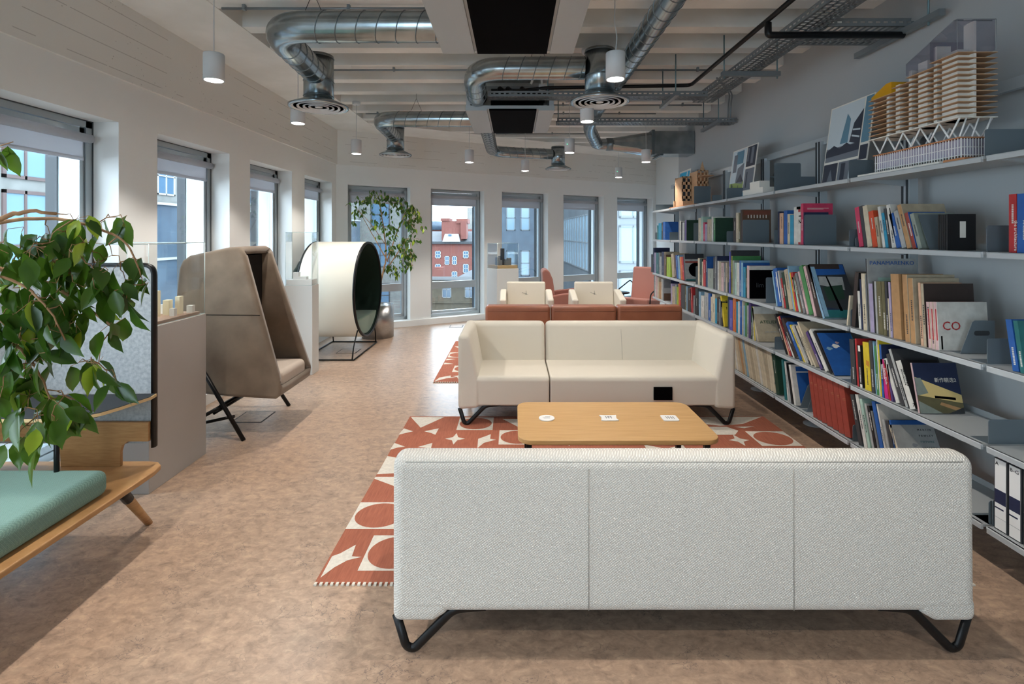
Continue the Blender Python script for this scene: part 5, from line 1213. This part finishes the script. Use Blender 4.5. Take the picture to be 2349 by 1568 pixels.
cl = lambda cx, cz, r: [(cx + r * (1 + .25 * math.sin(3 * t)) * math.cos(t * .45), cz + r * .6 * (1 + .25 * math.cos(5 * t)) * math.sin(t * .45)) for t in range(14)]
cover_quads(o, y0, [([(.16, 0), (.235, 0), (.235, L), (.2, L * .5)], pmat('cy')), (cl(.09, L * .68, .025), M_card), (cl(.11, L * .76, .014), pmat('lp')), (cl(.04, L * .62, .02), pmat('lb'))])
T_([(1954, 1964.5, 777, 'dg', 6, .2), (1967, 1971, 776, 'rd', 8)], 4)
o, y0, L, D = place_book(4, 1971.5, 1979, 791, 'bk', 8, .2)
m = MB(); m.box((-.0006, y0 + .001, L * .86), (0, y0 + .02, L)); m.box((-.0006, y0 + .001, 0), (0, y0 + .02, L * .08)); m.build('spine_bands', M_card, o, world=False)
o, y0, L, D = place_book(4, 1985, 1999, 783, 'ye', 9, .2)
m = MB()
for i in range(5): m.add([(-.0006, y0 + .003, L * (.5 + .022 * i)), (-.0006, y0 + .03, L * (.53 + .022 * i)), (-.0006, y0 + .03, L * (.542 + .022 * i)), (-.0006, y0 + .003, L * (.512 + .022 * i))], [(0, 1, 2, 3)])
m.build('spine_stripes', pmat('rd'), o, world=False)
T_([(2000, 2007.5, 780, 'dg', 9), (2009, 2011.5, 782, 'lb', 10), (2012, 2017, 792, 'gn', 10), (2017.5, 2020, 776, 'wh', 12), (2020.4, 2023.5, 776, 'ye', 12), (2024, 2029.5, 789, 'bl', 12, .22, 'nv')], 4)
o, y0, L, D = place_book(4, 2030.5, 2040, 823, 'mg', 12, .2, 'rd'); on_spine(o, 'Swiss Made', y0 + .008, L * .78, .020, M_card)
T_([(2040.5, 2044, 825, 'rd', 12), (2045, 2049, 835, 'pu', 12)], 4)
place_book(4, 2056, 2065, 823, 'wh', 30, .2); place_book(4, 2067, 2077, 812, 'dg', 33, .2); place_book(4, 2078, 2086, 800, 'lg', 36, .25, 'dg')
o, y0, L, D = place_book(4, 2088, 2104, 827, 'wh', 27, .2, 'bk', lab='white book titled New Chinese Architecture'); on_spine(o, 'New Chinese', y0 + .008, L * .82, .017, M_blackp); on_spine(o, 'Architecture', y0 + .022, L * .82, .017, M_blackp); on_spine(o, 'K', y0 + .01, L * .12, .03, M_blackp)
o, y0, L, D = place_book(4, 2106.5, 2112, 832, 'lp', 19, .235, 'nv', lab='book with a yellow building under deep blue sky, cover facing out')
yb = mat('print_yellow', (222, 196, 130), .5)
cover_quads(o, y0, [([(0, L * .72), (.235, L * .36), (.235, 0), (0, 0)], yb), ([(0, L * .70), (.03, L * .7), (.06, L * .4), (0, L * .35)], pmat('gg')), ([(0, 0), (.235, 0), (.235, L * .2), (.0, L * .36)], pmat('ol')), ([(.09, L * .30), (.20, L * .26), (.2, L * .31), (.09, L * .35)], M_blackp),
    ([(.11, L * .17), (.19, L * .06), (.22, L * .1), (.12, L * .22)], pmat('ta')), ([(.15, 0), (.235, 0), (.235, L * .12)], M_dark), ([(.0, .0), (.12, 0), (.0, L * .25)], pmat('gg'))])
on_cover(o, '新作精选2', .10, L * .62, y0 - .002, .026, M_card)
# --- bottom shelf
cols = ['cr', 'wh', 'cr', 'be', 'ta', 'be', 'lb', 'cr', 'cr', 'be', 'cr', 'cr', 'wh', 'cr', 'cr', 'be', 'cr', 'cr']
u = 1668.
for i, c in enumerate(['cr', 'be', 'cr', 'wh'] + cols):
    wdt = 4.0 + .018 * (u - 1668) / 1.2; place_book(5, u, u + wdt, 766 + (u - 1688) * .47, c, 11, .2, lab='cream paper journal in the leaning run'); u += wdt + .35
place_book(5, u + 1, u + 9, 805, 'dk', 13, .23)
T_([(1800, 1805, 824, 'te', 8, .22), (1807, 1809.5, 828, 'wh', 10, .2), (1811, 1814.5, 830, 'lg', 11), (1816, 1820, 832, 'bk', 13, .2)], 5)
o, y0, L, D = place_book(5, 1822, 1827, 836, 'wh', 14, .23, 'wh', lab='white book with a blue picture cover behind grey bookends'); cover_quads(o, y0, [(rc(.035, L * .05, .23, L * .95), pmat('bl')), (rc(.035, L * .80, .23, L * .83), M_card)])
ul = [1866, 1875.5, 1885.5, 1898, 1911, 1925, 1938.5, 1953]
for i in range(7):
    o, y0, L, D = place_book(5, ul[i], ul[i + 1] - .6, 849 + (ul[i] - 1866) * .455, 'br2', 13 + i * .6, .2, lab='%s of seven tall brick red volumes' % ['leftmost', 'second', 'third', 'fourth', 'fifth', 'sixth', 'rightmost'][i]); 
    m = MB(); m.box((-.0006, y0 + .003, L * .74), (0, y0 + .03, L * .745)); m.box((-.0006, y0 + .003, L * .71), (0, y0 + .03, L * .715)); m.build('gilt_line', pmat('ta'), o, world=False)
T_([(1970, 1979, 904, 'dg', 20), (1983, 1991, 904, 'wh', 20), (1992.5, 1999, 914, 'mi', 20), (2003, 2008, 925, 'lg', 20), (2009, 2015, 930, 'bk', 20), (2016, 2021, 942, 'gy', 17), (2023, 2032, 920, 'bl', 22), (2034, 2038, 926, 'wh', 22), (2042, 2048, 962, 'lg', 14), (2050, 2058, 965, 'dg', 14)], 5)
place_book(5, 2060, 2065, 963, 'bl', 22, .22, 'bl')
o, y0, L, D = place_book(5, 2068, 2077, 974, 'cr', 30, .235, 'lg', lab='pale grey book with spaced capitals printed on its cover')
for i, (t_, mt) in enumerate((('M A R T I N', M_dark), ('P A W L E Y', M_dark), ('F U T U R E', pmat('te')), ('S Y S T E M S', M_dark))): on_cover(o, t_, .135, L * (.86 - .13 * i), y0, .014, mt, 1.1)
cover_quads(o, y0, [(cl(.10, L * .55, .016), M_grey)])
# lever arch files
for i, (a, b, tx) in enumerate(((2281, 2308, 'A'), (2314, 2341, 'B–G'), (2348, 2376, 'H–K'))):
    z0 = ZS[5]; X = 2.15; Yf, Yn = yat(a, X), yat(b + 4, X); h = .318
    root = thing('lever_arch_file', 'grey lever arch file with white and navy spine label ' + ('marked A' if i == 0 else 'marked B to G' if i == 1 else 'at the right frame edge'), 'file', (X, Yf, z0 + .0005), 0, 'lever arch files')
    t = Yf - Yn - .002; m = MB(); m.box((0, -t, 0), (.28, -t + .003, h)); m.box((0, -.003, 0), (.28, 0, h)); m.box((0, -t + .003, 0), (.003, -.003, h)); m.build('board_cover', M_dark, root, world=False)
    m = MB(); m.box((.01, -t + .008, .004), (.27, -.008, h - .02)); m.build('paper_block', M_page, root, world=False)
    m = MB(); m.box((-.0008, -t + .006, .005), (0, -.003, h - .004), 0); m.box((-.0014, -t + .006, .12), (-.0008, -.003, .18), 1); m.box((-.0014, -t + .016, .095), (-.0008, -.003, .101), 1); m.box((-.0014, -t + .006, .055), (-.0008, -.003, .056), 2); m.build('spine_label', [M_white, pmat('nv'), M_grey], root, world=False)
    MS2 = Matrix(((0, 0, -1, 0), (-1, 0, 0, 0), (0, 1, 0, 0), (0, 0, 0, 1)))
    if i < 2: text(tx, .022, Matrix.Translation((-.0018, -.006, h - .03)) @ MS2, M_dark, root)

# label the books
def mid_bay(y):
    for k in range(-1, 6):
        if brk(k) <= y < brk(k + 1): return k
    return 5
def trim(t):
    for a, b_ in ((' leaning book', ' book'), ('slim ', ''), ('thick ', ''), ('next to farthest', 'sixth'), ('third nearest', 'third'), ('second nearest', 'second'), (' at right frame edge', ' at right edge'), (' such', '')):
        if len(t.replace(',', '').split()) <= 16: break
        t = t.replace(a, b_)
    return t
rows = {}
for b in BOOKS: rows.setdefault(b[1], []).append(b)
seen = {}
for s, lst in rows.items():
    lst.sort(key=lambda b: -b[2])
    for i, b in enumerate(lst):
        o, s_, y, c, t, L, cov, lab, ang, nm = b; k = mid_bay(y)
        L_ = PAL[lst[i - 1][3]][0] if i else None; R_ = PAL[lst[i + 1][3]][0] if i < len(lst) - 1 else None
        where = '%s shelf, %s' % (SN[s], BAYN[k])
        if lab: base = lab
        else: base = ('thick ' if t > .034 else 'slim ' if t < .018 else '') + PAL[c][0] + (' leaning' if ang > .12 else '') + ' book'
        if L_ == R_: nb = 'between two %s ones' % L_
        elif L_ is None: nb = 'at the far end by %s one' % R_
        elif R_ is None: nb = 'at the near end by %s one' % L_
        else: nb = 'between %s and %s' % (L_, R_)
        if lab: full = lab + ', ' + SN[s] + ' shelf'
        else: full = base + ' ' + nb + ', ' + where
        seen.setdefault(full, []).append(o)
        full = trim(full)
        o['category'] = 'book'; o['group'] = 'books on the %s shelf' % SN[s]; o['label'] = full
for full, os_ in seen.items():
    if len(os_) > 1 and 'journal' not in full:
        od = ['farthest', 'second farthest', 'third farthest', 'fourth farthest', 'fifth farthest', 'sixth farthest', 'seventh farthest', 'eighth farthest', 'ninth farthest', 'tenth farthest']
        for i, o in enumerate(os_):
            f = full.split(', ')[0].split(' between')[0] + ', ' + ', '.join(full.split(', ')[-2:] if full.count(',') > 1 else full.split(', ')[-1:])
            sfx = 'nearest' if i == len(os_) - 1 else od[i] if i < 10 else '%dth farthest' % (i + 1)
            o['label'] = trim(f + ', ' + sfx + ' such')

cnt = {}
for b in BOOKS: cnt.setdefault(b[0]['label'], []).append(b[0].name)
for k_, v_ in cnt.items():
    if len(v_) > 1 or len(k_.split()) > 16: print('LBL', len(k_.split()), k_, v_)
# --- bookends: L plates facing the viewer
BN = []
def bookend(s, u, vT, wd=.22, X=2.15, kind=None):
    Y = yat(u, X); z = ZS[s]; h = max(.06, zat(vT, Y) - z)
    m = MB(); m.prism(rrect(0, 0, wd, h, .012, 3), 'y', -.0012, .0012); m.box((.0, 0, 0), (wd * .8, .09, .0015))
    o = m.build('bookend', M_bend); o.location = (X, Y, z + .0003); BN.append((o, s, Y, wd, h)); return o
for a in [(2, 1503, 533, .10), (2, 1520.8, 513, .24), (2, 1536, 532, .12), (2, 1570.5, 512, .2), (2, 1591, 511, .1), (2, 1636.5, 508, .22), (2, 1667, 530, .13), (2, 1703.6, 504, .25), (2, 1776, 527, .08), (2, 1845.6, 492, .235), (2, 1948, 526, .14), (2, 2263, 517, .12),
          (2, 1962, 553, .1), (3, 1596, 610, .1), (3, 1669.5, 647, .1), (3, 1757, 636, .1), (3, 1951, 709, .1), (3, 2264.5, 776, .14), (4, 1602, 662, .1), (4, 1669.5, 680, .1), (4, 1777, 772, .13), (4, 1951.5, 843, .1), (4, 2267, 962, .25), (5, 1777, 874, .13), (5, 1956, 974, .12), (5, 2268, 1148, .2), (5, 2276, 1146, .2),
          (1, 1592, 427, .2), (1, 1634, 447, .1), (1, 1667, 431, .2), (1, 1776, 374, .22), (1, 1779, 405, .33), (1, 1947, 367, .16), (1, 2259, 296, .34), (1, 1504, 469, .30)]: bookend(*a)
ORD = ['farthest', 'second farthest', 'third farthest', 'fourth farthest', 'fifth farthest', 'sixth farthest', 'seventh farthest', 'eighth farthest', 'ninth farthest', 'tenth farthest', 'eleventh farthest', 'twelfth farthest', 'thirteenth farthest', 'fourteenth farthest']
for s in range(1, 6):
    l_ = sorted([b for b in BN if b[1] == s], key=lambda b: -b[2])
    for i, b in enumerate(l_):
        tag(b[0], '%s grey steel bookend plate on the %s shelf, %s one there' % ('wide' if b[3] > .17 else 'small', SN[s], 'nearest' if i == len(l_) - 1 else ORD[i]), 'bookend', 'grey steel bookends')
# slanted magazine holders
def holder(s, u, vT, wd, lab, slot=False, slope=.05, X=2.2):
    Y = yat(u, X); z = ZS[s]; h = zat(vT, Y) - z
    m = MB(); pts = [(0, 0), (wd, 0), (wd, h), (slope + .012, h), (slope, h - .008)]
    m.prism(pts, 'y', 0, .002); m.box((0, 0, 0), (wd * .8, .06, .0015))
    o = m.build('slanted_bookend', M_bend); o.location = (X, Y, z + .0003); tag(o, lab, 'bookend', 'slanted bookends')
    if slot:
        k = MB(); k.prism([(x + wd * .4, z_ + h * .55) for x, z_ in rrect(0, 0, wd * .45, h * .14, h * .06, 5)], 'y', -.0006, -.0001); k.build('hand_slot', M_dark, o, world=False)
holder(3, 2160, 728, .14, 'slanted grey bookend in front of the pale CO volume, third shelf', False, .05)
holder(3, 2203, 735, .17, 'slanted grey bookend with hand slot, third shelf nearest bay', True, .06)
holder(5, 1835, 881, .10, 'left slanted grey bookend before the red volumes, bottom shelf', False, .06, 2.16)
holder(5, 1850, 890, .10, 'right slanted grey bookend before the red volumes, bottom shelf', False, .06, 2.16)
o = MB(); pz = None
m = MB(); m.prism([(0, 0), (.12, 0), (.12, .2), (.0, .2)], 'y', 0, .0015); o = m.build('slanted_bookend', M_bend); o.location = (2.16, yat(2133, 2.16), ZS[2]); o.rotation_euler = (R(-22), 0, 0); tag(o, 'pale grey plate leaning on the books, second shelf nearest bay', 'bookend', 'slanted bookends')

# ================================================================ TOP SHELF MODELS
ZT = ZS[1]
# big tower model
X0, Xn1, Y0, Y1 = 2.155, 2.345, 2.44, 3.03
root = thing('tower_model', 'large timber tower model of stacked floor plates on white truss', 'model', ((X0 + Xn1) / 2, 2.68, ZT))
m = MB(); m.box((X0 - .02, 2.52, ZT + .001), (Xn1, 3.12, ZT + .012)); m.build('base_board', M_card, root)
m = MB(); m.box((X0 + .0, Y0 - .04, ZT + .001), (Xn1, 2.52, ZT + .016)); m.build('base_plate', M_mwd, root)
m = MB(); m.box((X0 + .02, Y0, ZT + .03), (Xn1 - .02, Y1, ZT + .034)); m.box((X0 + .02, Y0, ZT + .07), (Xn1 - .02, Y1, ZT + .073))
y = Y0
while y < Y1: m.box((X0 + .018, y, ZT + .012), (X0 + .021, y + .003, ZT + .115)); y += .017
x = X0 + .02
while x < Xn1 - .02: m.box((x, Y0 - .001, ZT + .012), (x + .003, Y0 + .002, ZT + .115)); x += .014
m.build('colonnade', M_white, root)
m = MB(); m.box((X0 + .03, Y0 + .01, ZT + .034), (Xn1 - .03, Y1 - .01, ZT + .112)); m.build('podium_glazing', mat('lilac_acrylic', (176, 172, 190), .2), root)
m = MB(); m.box((X0 + .01, Y0 - .005, ZT + .115), (Xn1 - .01, Y1, ZT + .120)); m.build('podium_roof', M_mwd, root)
zb, zt_ = ZT + .12, ZT + .212
m = MB(); n_ = 5; dy = (Y1 - Y0) / n_
for i in range(n_):
    a = Y0 + i * dy
    for xx in (X0 + .012, Xn1 - .02):
        m.tube([(xx, a, zt_), (xx, a + dy / 2, zb + .004)], .0045, 6); m.tube([(xx, a + dy, zt_), (xx, a + dy / 2, zb + .004)], .0045, 6)
for i in range(3): m.tube([(X0 + .012 + i * .06, Y0, zb), (X0 + .045 + i * .06, Y0, zt_)], .004, 6)
m.build('truss_leg', M_white, root)
m = MB(); m.box((X0 - .003, Y0 - .01, zt_), (Xn1, Y1 + .02, zt_ + .005)); m.build('transfer_deck', M_card, root)
steps = [(Y1 + .02, 2.40), (2.88, 2.43), (2.72, 2.47), (2.58, 2.55), (2.47, 2.60)]
z = zt_ + .024; dz = .0266; i = 0
while i < 12:
    zz = z + i * dz; far = Y1 + .02
    if zz > 2.375: far = 2.86
    if zz > 2.40: far = 2.76
    if zz > 2.43: far = 2.60
    m = MB(); m.box((X0 - .002, Y0 - .008, zz), (Xn1, far, zz + .003)); m.build('floor_plate', M_mwood, root); i += 1
m = MB()
for (a, b, top) in ((2.47, 2.56, 2.48), (2.59, 2.61, 2.54), (2.65, 2.71, 2.49), (2.755, 2.775, 2.47), (2.84, 2.87, 2.42), (2.92, 2.94, 2.41)):
    m.box((X0 + .028, a, zt_), (X0 + .10, b, top - .02))
m.box((X0 + .085, Y0 + .004, zt_), (X0 + .097, 2.50, 2.59)); m.build('core_wall', M_card, root)
ac = glass('grey_acrylic', (.80, .79, .84), .04)
m = MB(); m.prism([(Y0, 2.445), (2.60, 2.445), (2.60, 2.545), (2.585, 2.55), (2.46, 2.597), (Y0, 2.597)], 'x', X0, Xn1 - .005); m.build('acrylic_crown', ac, root)
m = MB(); m.prism([(2.60, 2.42), (2.76, 2.42), (2.76, 2.483), (2.60, 2.545)], 'x', X0, Xn1 - .005); m.build('acrylic_crown', ac, root)
m = MB()
for p, q_ in (((X0, Y0, 2.597), (Xn1, Y0, 2.597)), ((X0, Y0, 2.597), (X0, 2.46, 2.597)), ((X0, 2.46, 2.597), (X0, 2.585, 2.55)), ((X0, 2.585, 2.55), (X0, 2.76, 2.483)), ((X0, Y0, 2.445), (X0, Y0, 2.597)), ((Xn1, Y0, 2.445), (Xn1, Y0, 2.597)), ((X0, 2.46, 2.597), (Xn1, 2.46, 2.597))): m.tube([p, q_], .0016, 4)
m.build('crown_edge', M_grey, root)
m = MB(); m.prism([(2.88, 2.36), (3.04, 2.36), (3.04, 2.375), (2.92, 2.425), (2.88, 2.425)], 'x', X0 + .01, Xn1 - .03); m.build('amber_roof', M_amber, root)
# photo boards leaning on the wall
def board(label, ya, yb, z1, art, x0=2.30, x1=2.43):
    """board between ya (near) and yb (far), leaning back"""
    root = thing('photo_board', label, 'picture board', (x0, (ya + yb) / 2, ZT + .001), 0, 'photo boards on the top shelf')
    H = z1 - ZT; a = math.atan2(x1 - x0, H); L = H / math.cos(a); w_ = yb - ya
    M = Matrix.Rotation(a, 4, 'Y')
    m = MB(); m.box((0, -w_ / 2, 0), (.006, w_ / 2, L), M=M); m.build('board', M_card, root, world=False)
    m = MB(); ms = []
    for i, (poly, mt) in enumerate(art):          # poly in (s 0..1 from far(left) to near(right), t up)
        if mt not in ms: ms.append(mt)
        m.add([M @ Vector((-.0006 - .0003 * i, w_ / 2 - s * w_, t * L)) for s, t in poly], [tuple(range(len(poly)))], ms.index(mt))
    m.build('photo', ms, root, world=False); return root
pm = lambda n_, c: mat('print_' + n_, c, .5)
sky_ = pm('pale_sky', (196, 208, 214)); tw = pm('tower_blue', (96, 136, 156)); dkk = pm('dark_slate', (52, 58, 72)); md = pm('mid_slate', (110, 116, 126)); gp = pm('lawn', (140, 160, 90))
board('large photo board with a pointed glass tower, left of the timber model', 3.30, 3.76, 2.485,
      [(rc(.02, .30, .80, .985), sky_), (rc(.02, .30, .80, .47), md), ([(.02, .44), (.2, .5), (.34, .45), (.5, .5), (.6, .46), (.8, .47), (.8, .38), (.02, .36)], dkk), ([(.34, .50), (.44, .86), (.53, .78), (.52, .50)], tw), ([(.56, .50), (.80, .44), (.80, .86), (.62, .72)], dkk),
       ([(.6, .56), (.78, .52), (.78, .54), (.6, .58)], sky_), ([(.61, .63), (.78, .61), (.78, .63), (.61, .65)], sky_), (rc(.83, .45, .99, .985), tw), (rc(.83, .25, .99, .42), dkk), (rc(.02, .01, .36, .27), dkk), ([(.12, .01), (.2, .2), (.3, .01)], md), (rc(.39, .01, .82, .27), md), (rc(.45, .03, .55, .25), dkk), (rc(.65, .03, .7, .25), sky_)], 2.30, 2.38)
board('middle photo board with people on a lawn before a pale building', 4.87, 5.42, 2.44,
      [(rc(.02, .16, .60, .98), sky_), (rc(.02, .16, .6, .34), gp), ([(.25, .34), (.55, .3), (.55, .7), (.3, .62)], md), (rc(.63, .16, .98, .56), md), (rc(.63, .6, .98, .98), dkk), ([(.1, .2), (.13, .2), (.13, .33), (.1, .33)], dkk), (rc(.7, .2, .74, .5), dkk), (rc(.3, .02, .98, .13), tw), (rc(.2, .7, .5, .95), tw), ([(.3, .34), (.45, .5), (.6, .34)], dkk), (rc(.1, .55, .25, .9), md), (rc(.66, .7, .72, .95), md), (rc(.8, .65, .9, .95), md), ([(.15, .2), (.17, .2), (.17, .3), (.15, .3)], dkk), ([(.4, .2), (.42, .2), (.42, .28), (.4, .28)], dkk)], 2.30, 2.37)
board('small blue and white photo board behind the timber house model', 6.85, 7.30, 2.45, [(rc(.03, .03, .97, .97), sky_), (rc(.05, .7, .7, .95), pm('azure', (40, 160, 200))), (rc(.8, .3, .97, .95), pm('azure', (40, 160, 200)))], 2.33, 2.41)
# timber house facade model
root = thing('house_model', 'timber town house model with tall gable and amber middle', 'model', (2.26, 6.4, ZT + .001))
def panel(m, x0, x1, y, z0, z1, nx, nz, th=.006, side=None):
    """wall panel facing the room in the XZ plane, pierced by nx by nz window openings"""
    cw, ch = (x1 - x0) / nx, (z1 - z0) / nz
    for i in range(nx + 1):
        a = x0 + i * cw; m.box((max(x0, a - cw * .2), y, z0), (min(x1, a + cw * .2), y + th, z1))
    for j in range(nz + 1):
        a = z0 + j * ch; m.box((x0, y, max(z0, a - ch * .2)), (x1, y + th, min(z1, a + ch * .2)))
m = MB(); m.box((2.14, 6.0, ZT + .001), (2.42, 6.93, ZT + .012)); m.build('base_board', M_mwd, root)
zb2 = ZT + .012
m = MB(); panel(m, 2.175, 2.265, 6.78, zb2 + .03, ZT + .40, 1, 3); panel(m, 2.165, 2.285, 6.48, zb2 + .02, ZT + .395, 2, 4)
m.box((2.165, 6.486, zb2), (2.171, 6.75, ZT + .39)); m.box((2.279, 6.486, zb2), (2.285, 6.75, ZT + .36)); m.box((2.165, 6.44, zb2), (2.30, 6.48, zb2 + .06)); m.box((2.15, 6.74, zb2), (2.24, 6.78, zb2 + .08)); m.box((2.165, 6.486, ZT + .38), (2.285, 6.75, ZT + .386)); m.build('house_front', M_mwood, root)
m = MB(); m.box((2.18, 6.50, zb2), (2.27, 6.60, ZT + .36)); m.box((2.19, 6.80, zb2), (2.25, 6.84, ZT + .37)); m.build('dark_interior', M_dark, root)
m = MB(); m.box((2.286, 6.6, ZT + .27), (2.40, 6.75, ZT + .36)); m.build('amber_link', M_amber, root)
m = MB(); panel(m, 2.29, 2.43, 6.28, zb2 + .05, ZT + .45, 3, 5); m.prism([(2.325, ZT + .45), (2.385, ZT + .45), (2.355, ZT + .56)], 'y', 6.28, 6.286); m.box((2.29, 6.286, zb2), (2.296, 6.55, ZT + .44)); m.box((2.424, 6.286, zb2), (2.43, 6.55, ZT + .44)); m.box((2.30, 6.10, ZT + .36), (2.43, 6.28, ZT + .366)); m.build('gable_house', M_mwood, root)
m = MB(); m.box((2.31, 6.31, zb2), (2.41, 6.36, ZT + .42)); m.build('dark_interior', M_mwd, root)
# white foam model
root = thing('foam_model', 'small white stepped block model on the top shelf', 'model', (2.22, 4.4, ZT + .001))
m = MB(); m.box((2.16, 4.56, ZT + .001), (2.27, 4.74, ZT + .05)); m.box((2.15, 4.34, ZT + .001), (2.28, 4.56, ZT + .058)); m.box((2.16, 4.42, ZT + .058), (2.25, 4.6, ZT + .118)); m.build('stepped_block', M_card, root)
